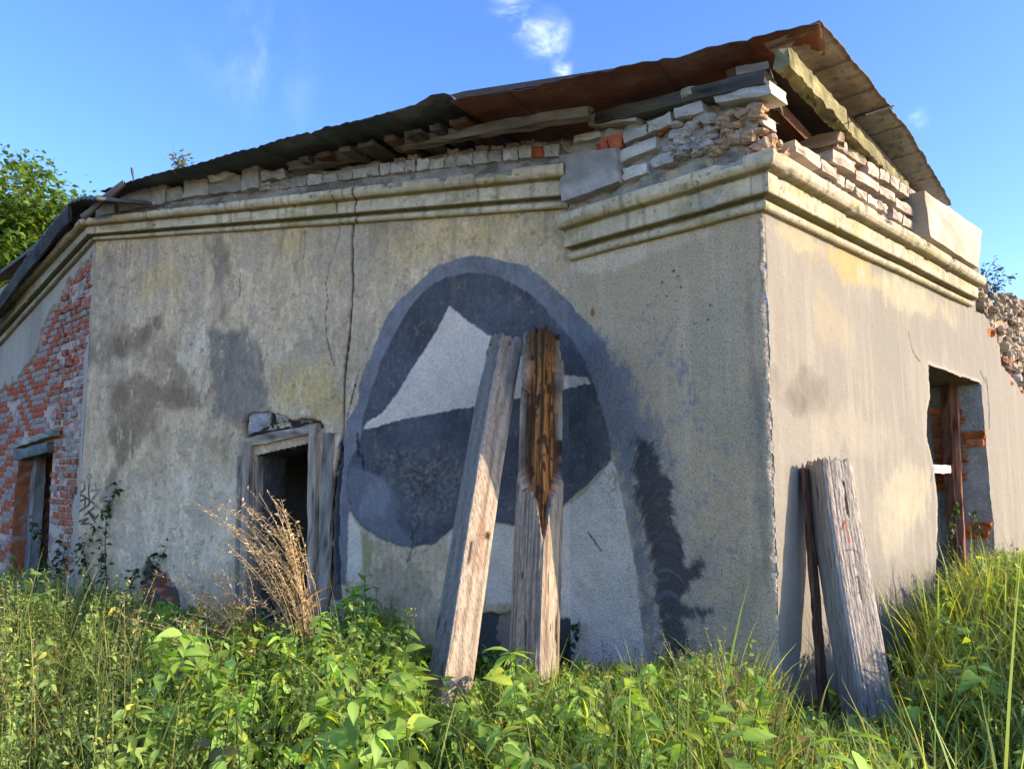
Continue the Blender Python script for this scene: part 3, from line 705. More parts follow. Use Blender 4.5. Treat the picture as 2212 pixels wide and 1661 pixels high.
# broken mortar and stones at the corner, each a lump of its own
def lump(name, center, size, col, parent, seed, mat=M_RUBBLE, flat=1.0, **tags):
    r = np.random.default_rng(seed)
    V, F = [], []
    nu, nv = 8, 6
    for j in range(1, nv):
        th = math.pi * j / nv
        for i in range(nu):
            ph = 2 * math.pi * i / nu
            d = np.array([math.sin(th) * math.cos(ph), math.sin(th) * math.sin(ph), math.cos(th)])
            d = np.sign(d) * np.abs(d) ** 0.75
            V.append(d * (1 + r.normal(0, 0.13)))
    V.append(np.array([0, 0, 1.0])); V.append(np.array([0, 0, -1.0]))
    for j in range(nv - 2):
        for i in range(nu):
            F.append([j * nu + i, (j + 1) * nu + i, (j + 1) * nu + (i + 1) % nu, j * nu + (i + 1) % nu])
    t, b = len(V) - 2, len(V) - 1
    for i in range(nu):
        F.append([t, i, (i + 1) % nu]); F.append([b, (nv - 2) * nu + (i + 1) % nu, (nv - 2) * nu + i])
    V = np.array(V) * np.array(size)
    a = r.uniform(0, 6.28); ca, sa = math.cos(a), math.sin(a)
    tilt = r.normal(0, .3); ct, stt = math.cos(tilt), math.sin(tilt)
    V = V @ np.array([[ca, -sa, 0], [sa, ca, 0], [0, 0, 1]]).T @ np.array([[1, 0, 0], [0, ct, -stt], [0, stt, ct]]).T + np.array(center)
    c = np.broadcast_to(np.array(col), (len(V), 3)) * (1 + r.normal(0, 0.10, (len(V), 1)))
    return add(name, V, F, mat, parent, c, False, **tags)
r = np.random.default_rng(3)
ORANGE = np.array([.46, .31, .19]); GREYM = np.array([.46, .40, .32])
for i in range(58):
    zx = r.uniform(1100, 1980); zy = r.uniform(470, 830) - (zx - 1100) * 0.14 + 40
    if zx < 1180 and zy < 600: continue
    u, v = zz([(zx, zy)])[0]
    s, z = WB.at(u, v, .04)
    if s < -0.02: s = -0.02
    col = ORANGE if zx > 1560 and r.random() < .75 else GREYM * r.uniform(.75, 1.2)
    p = WB.xyz(s, max(z, 3.86), r.uniform(.0, .06))
    lump('stone', p, (r.uniform(.04, .09), r.uniform(.04, .08), r.uniform(.02, .045)), col, bld, 100 + i)
for i in range(16):      # rubble lying on top of the sunny corner
    s = r.uniform(-0.02, .35); p = WC.xyz(s, 3.88 + r.uniform(0, .13) * (1 - s), r.uniform(-.08, .05))
    lump('stone', p, (r.uniform(.03, .07), r.uniform(.03, .06), r.uniform(.025, .05)), ORANGE * r.uniform(.9, 1.25), bld, 200 + i)
p = WB.xyz(WB.at(1495, 200, .1)[0], WB.at(1495, 203, .1)[1], .08); lump('stone', p, (.10, .08, .05), [.42, .36, .26], bld, 300)
p = WB.xyz(-.02, WB.at(1655, 205)[1], -.05); lump('stone', p, (.07, .07, .05), ORANGE * .8, bld, 301)
# sunny side
z4 = lambda q: [(1440 + x * .3816, 28.8 + y * .3816) for x, y in q]
CREAM_B = np.array([.46, .385, .31])
for i, (q, off, dep, k) in enumerate([
    ([(735,718),(880,810),(880,880),(738,778)], .10, .26, 1.08),
    ([(885,825),(968,875),(968,935),(885,885)], .06, .20, .8),
    ([(975,905),(1015,930),(1012,985),(975,960)], .06, .20, .95), ([(1022,935),(1074,965),(1074,1015),(1022,985)], .05, .2, .85),
    ([(1080,980),(1140,1015),(1140,1062),(1080,1025)], .07, .2, 1.0), ([(1146,1022),(1200,1055),(1200,1102),(1146,1066)], .07, .2, 1.02),
    ([(1206,1057),(1260,1087),(1258,1132),(1206,1102)], .07, .2, .98), ([(1290,1105),(1340,1140),(1340,1187),(1290,1155)], .06, .2, .9), ([(1346,1142),(1412,1180),(1412,1235),(1346,1192)], .06, .2, .95),
    ([(948,770),(1075,845),(1075,905),(950,832)], .10, .26, 1.05), ([(1080,882),(1210,960),(1210,1012),(1080,937)], .08, .2, 1.0),
    ([(1216,972),(1298,1020),(1298,1068),(1216,1020)], .08, .2, 1.0), ([(1304,1042),(1412,1102),(1412,1152),(1304,1092)], .08, .2, .97),
    ([(972,687),(1030,735),(1030,797),(975,747)], .09, .26, 1.05), ([(1036,747),(1140,812),(1140,862),(1040,802)], .06, .2, .8),
    ([(1148,835),(1207,870),(1207,937),(1150,902)], .08, .2, 1.0), ([(1216,872),(1270,905),(1266,962),(1220,935)], .08, .2, 1.03),
    ([(1276,912),(1325,942),(1322,1000),(1276,967)], .08, .2, 1.0), ([(1330,952),(1378,988),(1375,1040),(1330,1010)], .08, .2, .97), ([(1383,990),(1422,1017),(1420,1067),(1383,1042)], .08, .2, 1.0),
    ([(1050,742),(1100,748),(1100,780),(1050,778)], .05, .2, .8), ([(580,590),(630,625),(620,665),(575,640)], .0, .15, .9)]):
    chunk('brick', WC, z4(q), off, dep, CREAM_B * k, bld, seed=50 + i)
# fallen-away corona: what is left of it
blk = chunk('corona_block', WC, z4([(1465,1005),(1790,1228),(1768,1440),(1500,1265)]), .20, .50, [.44, .38, .30], bld, jit=.003, mat=M_CORNICE, nx=9, ny=6, label='pale remaining block of cornice crown at the sunny end')
chunk('corona_block', WB, [(1206,335),(1330,318),(1333,392),(1212,436)], .14, .34, [.40, .35, .30], bld, jit=.003, mat=M_CORNICE, nx=9, ny=6, label='grey remaining block of cornice crown above the mural')
# moss strip remnant and blocks on the long wall
zk = lambda q: [(172.8 + x * .3125, 144 + y * .3125) for x, y in q]
for i, (q, off) in enumerate([([(270,895),(478,812),(480,962),(250,1002)], .10), ([(486,815),(588,800),(588,930),(486,955)], .10), ([(594,850),(702,822),(700,912),(592,932)], .09), ([(706,762),(878,742),(880,880),(706,905)], .11),
    ([(872,752),(1000,706),(1052,742),(890,800)], .16), ([(884,804),(1106,748),(1106,850),(884,880)], .10), ([(1108,702),(1220,682),(1224,826),(1112,850)], .14), ([(1240,722),(1400,706),(1410,752),(1246,786)], .12), ([(100,972),(235,952),(235,1006),(96,1030)], .09), ([(1230,800),(1310,795),(1310,845),(1235,850)], .09)]):
    chunk('block', WA, zk(q), off, .22, DIRTY * (0.85 + .05 * (i % 5)), bld, jit=.009, seed=90 + i)
r = np.random.default_rng(5)
u = 605.0
while u < 1196:
    w_ = r.uniform(24, 34)
    vb = np.interp(u, [600, 806, 1100, 1200], [408, 378, 344, 336]); vt = vb - np.interp(u, [600, 1200], [20, 27]) * r.uniform(.8, 1.1)
    sl = -0.09
    col = WHITE_B * r.uniform(.72, .98) if r.random() > .08 else RED_B * .9
    chunk('brick', WA, [(u + 1.2, vt), (u + w_ - 1.2, vt + sl * w_), (u + w_ - 1.2, vb + sl * w_), (u + 1.2, vb)], r.uniform(.05, .10), .16, col, bld, jit=.006, seed=int(u))
    if r.random() < .55:
        chunk('brick', WA, [(u + 6, vt - 12), (u + w_ + 2, vt - 12 + sl * w_), (u + w_ + 2, vt - 1.5 + sl * w_), (u + 6, vt - 1.5)], r.uniform(.0, .06), .16, WHITE_B * r.uniform(.55, .85), bld, jit=.006, seed=int(u) + 7)
    u += w_
# bare brickwork of the left wall: courses of single bricks, shared meshes
def brick_meshes(n, L, D, H):
    out = []
    for k in range(n):
        r = np.random.default_rng(400 + k)
        nx, ny = 5, 3
        A, B = np.meshgrid(np.linspace(-.5, .5, nx), np.linspace(-.5, .5, ny))
        brd = (np.abs(A) > .49) | (np.abs(B) > .49)
        y = np.where(brd, -0.007, 0.0) + r.normal(0, .003, A.shape)
        V = np.stack([A * L + r.normal(0, .003, A.shape), -y, B * H + r.normal(0, .003, A.shape)], -1).reshape(-1, 3)
        idx = np.arange(nx * ny).reshape(ny, nx)
        ring = list(idx[0, :]) + list(idx[1:, -1]) + list(idx[-1, -2::-1]) + list(idx[-2:0:-1, 0]); m = len(ring); b0 = len(V)
        Vb = V[ring].copy(); Vb[:, 1] = D
        F = [list(f) for f in grid_faces(ny, nx)] + [[ring[(i + 1) % m], ring[i], b0 + i, b0 + (i + 1) % m] for i in range(m)]
        pal = [RED_B * .85, RED_B, RED_B * .6, np.array([.36, .15, .085]), np.array([.36, .27, .22]), np.array([.38, .32, .27])][k % 6]
        V = np.concatenate([V, Vb]); c = np.broadcast_to(pal, (len(V), 3)) * (1 + r.normal(0, .16, (len(V), 1)))
        c = np.where(r.random((len(V), 1)) < .10, np.array([.38, .33, .28]), c)
        out.append(mesh_np('brick', V, F, M_BRICK, c))
    return out
BM = brick_meshes(12, 0.235, 0.08, 0.062)
rz = math.atan2(WD.d[1], WD.d[0])
r = np.random.default_rng(6)
cand = []
z = 0.35; row = 0
while z < 4.3:
    s = 0.13 + (row % 2) * 0.125
    while s < LD - .1:
        if float(bare_D(np.array([s]), np.array([z]))[0]) > 0.02 and float(sdf(np.array([s]), np.array([z]), WIN_D)[0]) < -0.12: cand.append((s, z))
        s += 0.25
    z += 0.076; row += 1
patch = lambda s, z: float(fbm(np.array([s * 2.6]), np.array([z * 2.2]), 3, 33)[0])
wb = np.array([wallD.location[i] + bld.location[i] for i in range(3)])
cand = [q for q in cand if patch(*q) > 0.36 or q[1] > 2.6]
cand.sort(key=lambda q: q[0])
for i, (s, z) in enumerate(cand[:185]):
    good = patch(s, z) > 0.45 or z > 2.4
    k = int(r.choice([0, 1, 2, 3, 6, 7, 8, 9])) if good and r.random() > .25 else int(r.choice([4, 5, 10, 11]))
    o = bpy.data.objects.new('brick', BM[k])
    p = WD.xyz(s, z, -0.024 + r.normal(0, .004))
    p = p + np.append(WD.n, 0) * r.normal(0, .009)
    if r.random() < .06: continue
    o.location = p - wb; o.rotation_euler = (r.normal(0, .05), r.normal(0, .03), rz + math.pi + r.normal(0, .05)); o.scale = (r.uniform(.86, 1.02), 1, r.uniform(.85, 1.05))
    link(o, wallD)
Vx, Fx, Cx = [], [], []
nv = 0
for i, (s, z) in enumerate(cand[185:]):
    me = BM[i % 12]; v = np.array([q.co[:] for q in me.vertices]); a = rz + math.pi
    v = v @ np.array([[math.cos(a), -math.sin(a), 0], [math.sin(a), math.cos(a), 0], [0, 0, 1]]).T + WD.xyz(s, z, -.018)
    Vx.append(v); Fx += [[j + nv for j in p.vertices] for p in me.polygons]; nv += len(v)
    Cx.append(np.broadcast_to([RED_B, np.array([.42, .3, .25])][i % 2], (len(v), 3)))
if Vx: add('brick', np.concatenate(Vx), Fx, M_BRICK, wallD, np.concatenate(Cx), kind='stuff')
# bricks in the small hole low on the long wall
wa = np.array([wallA.location[i] + bld.location[i] for i in range(3)])
rza = math.atan2(WA.d[1], WA.d[0])
HOLE = WA.poly([(318,1205),(350,1232),(385,1275),(390,1330),(290,1330),(304,1285)])
z = 0.02; row = 0
while z < 1.1:
    s = 4.2 + (row % 2) * .12
    while s < 5.6:
        if float(sdf(np.array([s]), np.array([z]), HOLE)[0]) > -0.03:
            o = bpy.data.objects.new('brick', BM[int(r.choice([0, 2, 3, 6, 8]))]); o.location = WA.xyz(s, z, -0.03 + r.normal(0, .006)) - wa
            o.rotation_euler = (0, r.normal(0, .03), rza + math.pi); link(o, wallA)
        s += .25
    z += .077; row += 1
# stones in the gap over the door
zd = lambda q: [(489.6 + x * .2947, 835 + y * .2947) for x, y in q]
for i, (q, col) in enumerate((([(165,192),(322,182),(300,292),(150,352)], [.40, .36, .33]), ([(352,205),(450,192),(456,252),(362,266)], [.46, .40, .33]), ([(372,268),(462,256),(472,292),(382,302)], [.58, .46, .30]), ([(462,200),(530,194),(532,246),(468,252)], [.55, .44, .30]), ([(542,236),(640,242),(640,262),(545,276)], [.44, .36, .27]), ([(300,292),(362,280),(380,312),(280,335)], [.42, .34, .25]))):
    chunk('stone', WA, zd(q), -.02 - .008 * i, .08, col, bld, jit=.010, mat=M_RUBBLE, seed=333 + i)

# ------------------------------------------------------------------ timber
def plank(name, a, b, w, t, up, col, parent, seed=0, n=10, jit=.004, mat=M_WOOD, **tags):
    """a board or beam from a to b; w across, t along 'up'"""
    a, b, up = (np.asarray(q, float) for q in (a, b, up))
    d = unit(b - a); x = unit(np.cross(d, up)); y = np.cross(d, x)
    r = np.random.default_rng(seed + 900)
    L = np.linalg.norm(b - a)
    sec = np.array([(-.5, -.5), (-.17, -.51), (.17, -.51), (.5, -.5), (.51, 0), (.5, .5), (.17, .51), (-.17, .51), (-.5, .5), (-.51, 0)])
    m = len(sec); V = []; C = []
    for i in range(n + 1):
        for k, (p, q) in enumerate(sec):
            V.append((p * w + r.normal(0, jit), q * t + r.normal(0, jit), L * i / n + (r.normal(0, jit * 2) if i in (0, n) else 0)))
            C.append(np.array(col) * (1 + r.normal(0, .12)) * (.55 + .9 * float(vnoise(np.array(k * .8), np.array(i * .45), seed + 2))))
            if r.random() < .05: C[-1] = C[-1] * .3
    F = [[i * m + k, i * m + (k + 1) % m, (i + 1) * m + (k + 1) % m, (i + 1) * m + k] for i in range(n) for k in range(m)]
    F += [list(range(m))[::-1], [n * m + k for k in range(m)]]
    o = bpy.data.objects.new(name, mesh_np(name, np.array(V), F, mat, np.array(C)))
    from mathutils import Matrix
    R = Matrix(((x[0], y[0], d[0]), (x[1], y[1], d[1]), (x[2], y[2], d[2])))
    o.rotation_euler = R.to_euler()
    base = np.zeros(3); q = parent
    while q is not None: base = base + np.array(q.location); q = q.parent
    o.location = a - base
    return link(o, parent, **tags)
GREYW = np.array([.40, .31, .23]); DARKW = np.array([.11, .095, .075]); PALEW = np.array([.42, .38, .31])
def wp(w, u, v, off=0.0):
    s, z = w.at(u, v, off); return w.xyz(s, z, off)
UP = np.array([0, 0, 1.0])
# door frame
door = empty('door_frame', wp(WA, 610, 1420) - np.array(bld.location), bld)
plank('lintel', wp(WA, 533, 957, .0), wp(WA, 692, 924, .0), .10, .085, UP, GREYW * 1.1, door, 1)
plank('lintel', wp(WA, 545, 974, -.05), wp(WA, 680, 944, -.05), .08, .06, UP, np.array([.30, .20, .11]), door, 2)
plank('jamb', wp(WA, 541, 955, .0), wp(WA, 530, 1420, .0), .085, .12, np.append(WA.n, 0), GREYW, door, 3, 16)
plank('jamb', wp(WA, 556, 975, -.06), wp(WA, 548, 1420, -.06), .07, .10, np.append(WA.n, 0), GREYW * .9, door, 4, 16)
plank('jamb', wp(WA, 682, 918, .01), wp(WA, 676, 1420, .01), .08, .12, np.append(WA.n, 0), GREYW * 1.15, door, 5, 16)
plank('casing_board', wp(WA, 712, 935, -.005), wp(WA, 692, 1420, .0), .12, .05, np.append(WA.n, 0), np.array([.36, .30, .245]), door, 6, 16)
plank('casing_board', wp(WA, 522, 985, .0), wp(WA, 512, 1420, .0), .07, .03, np.append(WA.n, 0), GREYW * .8, door, 7, 16)
# left window
win = empty('window_frame', wp(WD, 70, 1250) - np.array(bld.location), bld)
plank('lintel', wp(WD, 36, 962, .03), wp(WD, 122, 934, .03), .08, .07, UP, np.array([.34, .32, .25]), win, 8)
plank('lintel', wp(WD, 38, 985, .0), wp(WD, 108, 966, .0), .08, .12, UP, np.array([.17, .19, .17]), win, 9)
plank('post', wp(WD, 86, 965, -.22), wp(WD, 62, 1300, -.22), .24, .12, np.append(WD.n, 0), np.array([.36, .32, .27]), win, 10, 14)

# ------------------------------------------------------------------ reveals (thickness of the walls at the openings)
def reveal(wall, pts, dep, colf, name, parent, mat=M_RUBBLE, n=10, seed=0, **tags):
    """strip turning inwards along a polyline on the wall"""
    V, C = [], []
    r = np.random.default_rng(seed + 70)
    for (s, z) in pts:
        for k in range(n + 1):
            t = k / n
            V.append(wall.xyz(s + r.normal(0, .008), z + r.normal(0, .008), 0.004 - dep * t)); C.append(colf(s, z, t, r))
    m = len(pts)
    F = [[i * (n + 1) + k, (i + 1) * (n + 1) + k, (i + 1) * (n + 1) + k + 1, i * (n + 1) + k + 1] for i in range(m - 1) for k in range(n)]
    return add(name, np.array(V), F, mat, parent, np.clip(np.array(C), .01, 1), True, **tags)
def dense(pts, step=.05):
    out = []
    for i in range(len(pts) - 1):
        a, b = np.array(pts[i]), np.array(pts[i + 1]); k = max(1, int(np.linalg.norm(b - a) / step))
        for j in range(k): out.append(tuple(a + (b - a) * j / k))
    out.append(tuple(pts[-1])); return out
gw = lambda s, z, t, r: np.array([.50, .47, .42]) * r.uniform(.8, 1.15)
def br_rev(s, z, t, r):
    return (np.array([.40, .13, .05]) if ((int(z * 12) + int(t * 3)) % 2 or r.random() < .6) else np.array([.34, .28, .24])) * r.uniform(.8, 1.15)
reveal(WC, dense(WINDOW[1:8]), .55, gw, 'window_reveal', bld, label='grey plastered side of the window opening')
reveal(WC, dense([WINDOW[0], WINDOW[1]]), .55, lambda s, z, t, r: np.array([.30, .22, .17]) * r.uniform(.7, 1.1), 'window_head', bld)
reveal(WC, dense(WINDOW[8:] + [WINDOW[0]]), .10, gw, 'window_reveal', bld)
reveal(WD, dense([WIN_D[4], WIN_D[5], WIN_D[0]]), .45, br_rev, 'window_reveal', bld, M_BRICK, seed=2, label='red brick side of the left window opening')
reveal(WD, dense([WIN_D[0], WIN_D[1]]), .45, gw, 'window_head', bld, seed=3)
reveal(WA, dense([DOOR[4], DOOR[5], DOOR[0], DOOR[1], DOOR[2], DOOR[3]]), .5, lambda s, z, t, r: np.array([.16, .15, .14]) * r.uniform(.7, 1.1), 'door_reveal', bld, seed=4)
# single bricks showing in the right reveal of the sunny window, laid on the grey side
sR = WC.at(2127, 930)[0]
def side_brick(z, t0, t1, dz, seed, col=np.array([.55, .17, .05])):
    zs_ = [q[1] for q in WINDOW[1:8]][::-1]; ss_ = [q[0] for q in WINDOW[1:8]][::-1]
    c0 = WC.xyz(np.interp(z, zs_, ss_) - .012, z, -(t0 + t1) / 2)
    a = c0 - np.append(WC.n, 0) * (t1 - t0) / 2; b = c0 + np.append(WC.n, 0) * (t1 - t0) / 2
    plank('brick', a, b, .05, dz, UP, col, bld, seed, 4, .006, M_BRICK)
for i, (v, t0, t1) in enumerate(((885,.22,.54),(905,.18,.54),(925,.24,.54),(938,.0,.22),(945,.23,.54),(956,.02,.20),(968,.22,.54),(990,.20,.54),(1010,.26,.54),(1030,.22,.54),(1050,.30,.54),(1140,.02,.24),(1160,.05,.3))):
    side_brick(WC.at(2127, v)[1], t0, t1, .075, 500 + i)
# window timber: brown post, head piece and the white bar
wf = empty('window_frame', wp(WC, 2080, 1250) - np.array(bld.location), bld)
RW = np.array([.20, .085, .05])
plank('post', wp(WC, 2044, 812, -.35), wp(WC, 2066, 1260, -.35), .16, .10, np.append(WC.n, 0), RW, wf, 30, 16)
plank('post', wp(WC, 2058, 812, -.28), wp(WC, 2080, 1260, -.28), .06, .08, np.append(WC.n, 0), RW * 1.9, wf, 31, 16)
plank('head', wp(WC, 2010, 806, -.30), wp(WC, 2090, 838, -.30), .10, .10, UP, RW * .8, wf, 32)
plank('bar', wp(WC, 2012, 1012, -.33), wp(WC, 2070, 1015, -.33), .02, .085, UP, np.array([.75, .70, .68]), wf, 33)

# ------------------------------------------------------------------ inside of the building
def slab_wall(name, a, b, z0, z1, col, th=.25, mat=M_RUBBLE):
    a, b = np.array(a), np.array(b); d = unit(b - a); nn = np.array([-d[1], d[0]]) * th
    n = 24; V, C = [], []
    for t in np.linspace(0, 1, n):
        for z in np.linspace(z0, z1, 10):
            V.append(np.append(a + (b - a) * t, z)); C.append(np.array(col) * (0.8 + .4 * random.random()))
    k = len(V)
    V += [np.append(np.array(v[:2]) + nn, v[2]) for v in V[:k]]; C += C[:k]
    F = [list(f) for f in grid_faces(n, 10)]; F += [[q + k for q in f] for f in F]
    e = [i * 10 + 9 for i in range(n)]; F += [[e[i], e[i + 1], e[i + 1] + k, e[i] + k] for i in range(n - 1)]
    for c0 in (0, (n - 1) * 10): F += [[c0 + i, c0 + i + 1, c0 + i + 1 + k, c0 + i + k] for i in range(9)]
    return add(name, np.array(V), F, mat, bld, np.array(C), True)
inC = P0 + WC.d * 5.35 - WC.n * .05
dEnd = P2 + WD.d * LD
far = inC - WC.n * 5.0
slab_wall('inner_wall', inC - WC.n * .50, far, -.1, 3.6, [.50, .42, .34])
slab_wall('rear_wall', far, dEnd, -.1, 4.3, [.35, .31, .27])
slab_wall('inner_wall', P1 - WA.n * .12 + WA.d * .35, P1 - WA.n * 6.5 + WA.d * .35, -.1, 4.3, [.20, .18, .16])  # unseen partition, added to stop window light reaching the doorway
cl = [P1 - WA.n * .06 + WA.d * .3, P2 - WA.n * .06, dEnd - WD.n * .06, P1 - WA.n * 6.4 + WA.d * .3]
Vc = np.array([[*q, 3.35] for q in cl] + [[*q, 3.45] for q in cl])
add('added_ceiling', Vc, [[0, 1, 2, 3], [7, 6, 5, 4]] + [[i, (i + 1) % 4, 4 + (i + 1) % 4, 4 + i] for i in range(4)], M_RUBBLE, bld, np.broadcast_to([.15, .13, .11], (8, 3)))  # unseen slab added to keep daylight from the eaves out of the door room

# ------------------------------------------------------------------ roof
roof = empty('roof', (0, 0, 0), bld)
roof.location = np.array([0, 0, 4.5]) - np.array(bld.location)
def on_depth(u, v, Y):
    r = ray(u, v); return r * (Y / r[1]) + np.array([0, 0, EYE])
R0 = on_depth(1770, 50, 4.95)
P2e = np.append(P2 + WA.n * .42, 0)
R2 = on_depth(215, 409, P2e[1] - .02)
WE = Wall(R0[:2], 0); WE.d = unit((R2 - R0)[:2]); WE.n = np.array([WE.d[1], -WE.d[0]]); 
if WE.n @ -R0[:2] < 0: WE.n = -WE.n
R3 = on_depth(2055, 440, 8.25)
WV = Wall(R0[:2], 0); WV.d = unit((R3 - R0)[:2]); WV.n = np.array([WV.d[1], -WV.d[0]])
if WV.n @ -R0[:2] < 0: WV.n = -WV.n
def edge_pts(w, pts): return np.array([w.xyz(*w.at(u, v)) for u, v in pts])
IN = unit(-(WE.n + WV.n))                      # towards the middle of the roof
def sheet(name, outer, inward, depth, rise, col_in, seed, wave=0.012, pitch=.16, res=.04, thick=.006, **tags):
    """metal sheet hung between an outer edge polyline and a line further in; both faces are real"""
    o = np.asarray(outer); seg = np.linalg.norm(np.diff(o, axis=0), axis=1); cum = np.concatenate([[0], np.cumsum(seg)])
    n = int(cum[-1] / res) + 2; t = np.linspace(0, cum[-1], n)
    E_ = np.stack([np.interp(t, cum, o[:, i]) for i in range(3)], -1)
    m = 26
    V = []; C = []
    inward = np.append(np.asarray(inward), 0)
    r = np.random.default_rng(seed)
    k = np.linspace(0, 1, m) ** 1.2
    T, K = np.meshgrid(t, k, indexing='ij')
    Pp = E_[:, None, :] + inward * (depth * K)[..., None]
    Pp[..., 2] += rise * K + wave * np.sin(T / pitch * 2 * math.pi) + (.06 if seed == 12 else .022) * (fbm(T * 1.1, K * 3, 4, seed, .6) - .5) - 0.02 * sstep(fbm(T * 5, K * 0, 2, seed + 2), .6, .8) * (1 - K)
    jag = 0.02 * (fbm(T * 8, T * 0, 3, seed + 4) - .5) * (K < .03); Pp[..., :2] += jag[..., None] * inward[:2]
    nz = fbm(T * 3, K * depth * 3, 4, seed + 6); n2 = fbm(T * 14, K * depth * 14, 3, seed + 8)
    c = np.broadcast_to(np.array(col_in), nz.shape + (3,)) * (0.55 + 0.9 * nz)[..., None]
    c = mixc(c, sstep(n2, .55, .7) * .5, np.array([.09, .06, .05])); c = mixc(c, sstep(nz, .58, .72) * .45, np.array([.25, .22, .20]))
    c = mixc(c, sstep(.05 - K * depth, 0, .04) * .6, np.array([.05, .05, .055]))
    seam = sstep(.018 - np.abs((T + .21 * seed) % .63 - .3), 0, .008); Pp[..., 2] -= .012 * seam; c = mixc(c, seam * .6, np.array([.04, .03, .025]))
    nail = sstep(.010 - np.hypot((T + .07) % .21 - .1, (K * depth) % .3 - .12), 0, .006); c = mixc(c, nail * .7, np.array([.03, .025, .02]))
    Vb = Pp.reshape(-1, 3); Vt = Vb + np.array([0, 0, thick]); q = len(Vb)
    F = grid_faces(n, m); F2 = F[:, ::-1] + q
    i = np.arange(n * m).reshape(n, m)
    rim = np.concatenate([i[:, 0], i[-1, 1:], i[-2::-1, -1], i[0, -2:0:-1]])
    F3 = np.stack([rim, np.roll(rim, -1), np.roll(rim, -1) + q, rim + q], -1)
    Ct = np.broadcast_to(np.array([.10, .105, .10]), (q, 3))
    return add(name, np.concatenate([Vb, Vt]), np.concatenate([F, F2, F3]), M_SHEET, roof, np.concatenate([c.reshape(-1, 3), Ct]), True, **tags)
RUST = np.array([.24, .075, .035]); DKG = np.array([.085, .095, .085])
inE = -WE.n
sheet('roof_sheet', edge_pts(WE, [(972,216),(1100,196),(1300,155),(1450,124),(1600,90),(1700,64),(1772,50)]), inE, 1.6, .16, RUST, 11, wave=.004, label='rust-red sheet over the corner')
sheet('roof_sheet', edge_pts(WE, [(215,412),(260,397),(330,378),(420,358),(520,326),(620,298),(720,272),(800,256),(860,240),(900,222),(940,206),(968,203),(978,214)]), inE, 1.6, .12, DKG, 12, wave=.006, pitch=.11, label='dark wavy sheet along the long wall')
inV = -WV.n
lift = np.array([0, 0, .012])
sheet('roof_sheet', edge_pts(WV, [(1772,50),(1820,104),(1870,164),(1915,222),(1930,238)]) + lift, inV, .40, -.02, np.array([.44, .34, .29]), 13, wave=.004, label='reddish sheet along the sunny edge')
sheet('roof_sheet', edge_pts(WV, [(1922,236),(1960,282),(2000,345),(2030,398),(2058,448)]) + lift * 2, inV, .40, -.02, np.array([.42, .39, .36]), 14, wave=.006, label='grey-brown sheet at the far end of the sunny edge')
plank('hook', edge_pts(WV, [(1868, 250)])[0], edge_pts(WV, [(1930, 232)])[0] + lift, .012, .012, UP, np.array([.04, .03, .025]), roof, 71, 4, .001)
# left wing of the roof over the brick wall
WD2 = Wall(P2 + WD.n * .25, 45)
sheet('roof_sheet', edge_pts(WD2, [(208,432),(175,432),(150,440),(110,490),(60,555),(20,615),(-40,690)]), -WD2.n, 1.6, .25, DKG * .9, 15, wave=.01, thick=.03, label='dark sagging sheet over the brick wall')
fasc = edge_pts(WD2, [(150,462),(95,530),(40,600),(-30,700)])
for i in range(3):
    plank('fascia_board', fasc[i], fasc[i + 1] + (fasc[i + 1] - fasc[i]) * .03, .03, .20, UP, DARKW * .7, roof, 80 + i, 6)
plank('fascia_board', edge_pts(WD2, [(178,470)])[0] , wp(WA, 268, 396, .35), .04, .06, UP, GREYW * .45, roof, 84, 6)
# main deck above everything (closes the inside)
ctr = np.append(P1 - WA.n * 2.6, 4.95)
tops = np.array([R0 + np.append(IN, 0) * .42 + [0, 0, .05], R3 + np.append(-WV.n, 0) * .22 + [0, 0, .02], np.append(P0 + WC.d * 4.3 - WC.n * 1.5, 4.66), np.append(P0 + WC.d * 3.3 - WC.n * 4.5, 4.75), np.append(P0 + WC.d * 1.5 - WC.n * 5.5, 4.7), np.append(dEnd, 4.6), np.append(P2 + WA.d * .3 - WA.n * .2, 4.68), R2 + np.append(-WE.n, 0) * .3 + [0, 0, .10], edge_pts(WE, [(970, 206)])[0] + np.append(-WE.n, 0) * .25 + [0, 0, .10]])
V = np.concatenate([tops, [ctr], tops + [0, 0, .05], [ctr + [0, 0, .05]]]); k = len(tops)
F = [[i, (i + 1) % k, k] for i in range(k)] + [[k + 1 + i, k + 1 + (i + 1) % k, 2 * k + 1][::-1] for i in range(k)] + [[i, k + 1 + i, k + 1 + (i + 1) % k, (i + 1) % k] for i in range(k)]
add('roof_deck', V, F, M_SHEET, roof, np.broadcast_to([.10, .07, .05], (len(V), 3)))
# wall plate and rafters
plank('wall_plate', wp(WA, 856, 316, .16), wp(WB, 1275, 243, .30), .10, .085, UP, GREYW * .55, roof, 60, 14, .006)
plank('wall_plate', wp(WA, 628, 366, .14), wp(WA, 782, 330, .14), .12, .09, UP, GREYW * .45, roof, 61, 10, .006)
plank('wall_plate', wp(WB, 1300, 262, .05), wp(WB, 1660, 175, .08), .16, .10, UP, DARKW * .8, roof, 62, 10, .006)
for i, u in enumerate((610, 650, 700, 745, 800, 850, 900, 950)):
    v = np.interp(u, [215, 620, 900, 965], [425, 312, 240, 222])
    a = edge_pts(WE, [(u, v)])[0] + np.append(-WE.n, 0) * .30 - np.array([0, 0, .02])
    plank('rafter', a, a + np.append(-WE.n, 0) * 1.3 + np.array([0, 0, .06]), .16 if i % 2 else .11, .05, UP, [DARKW * 1.0, np.array([.16, .085, .05]), GREYW * .4][i % 3], roof, 40 + i, 6)
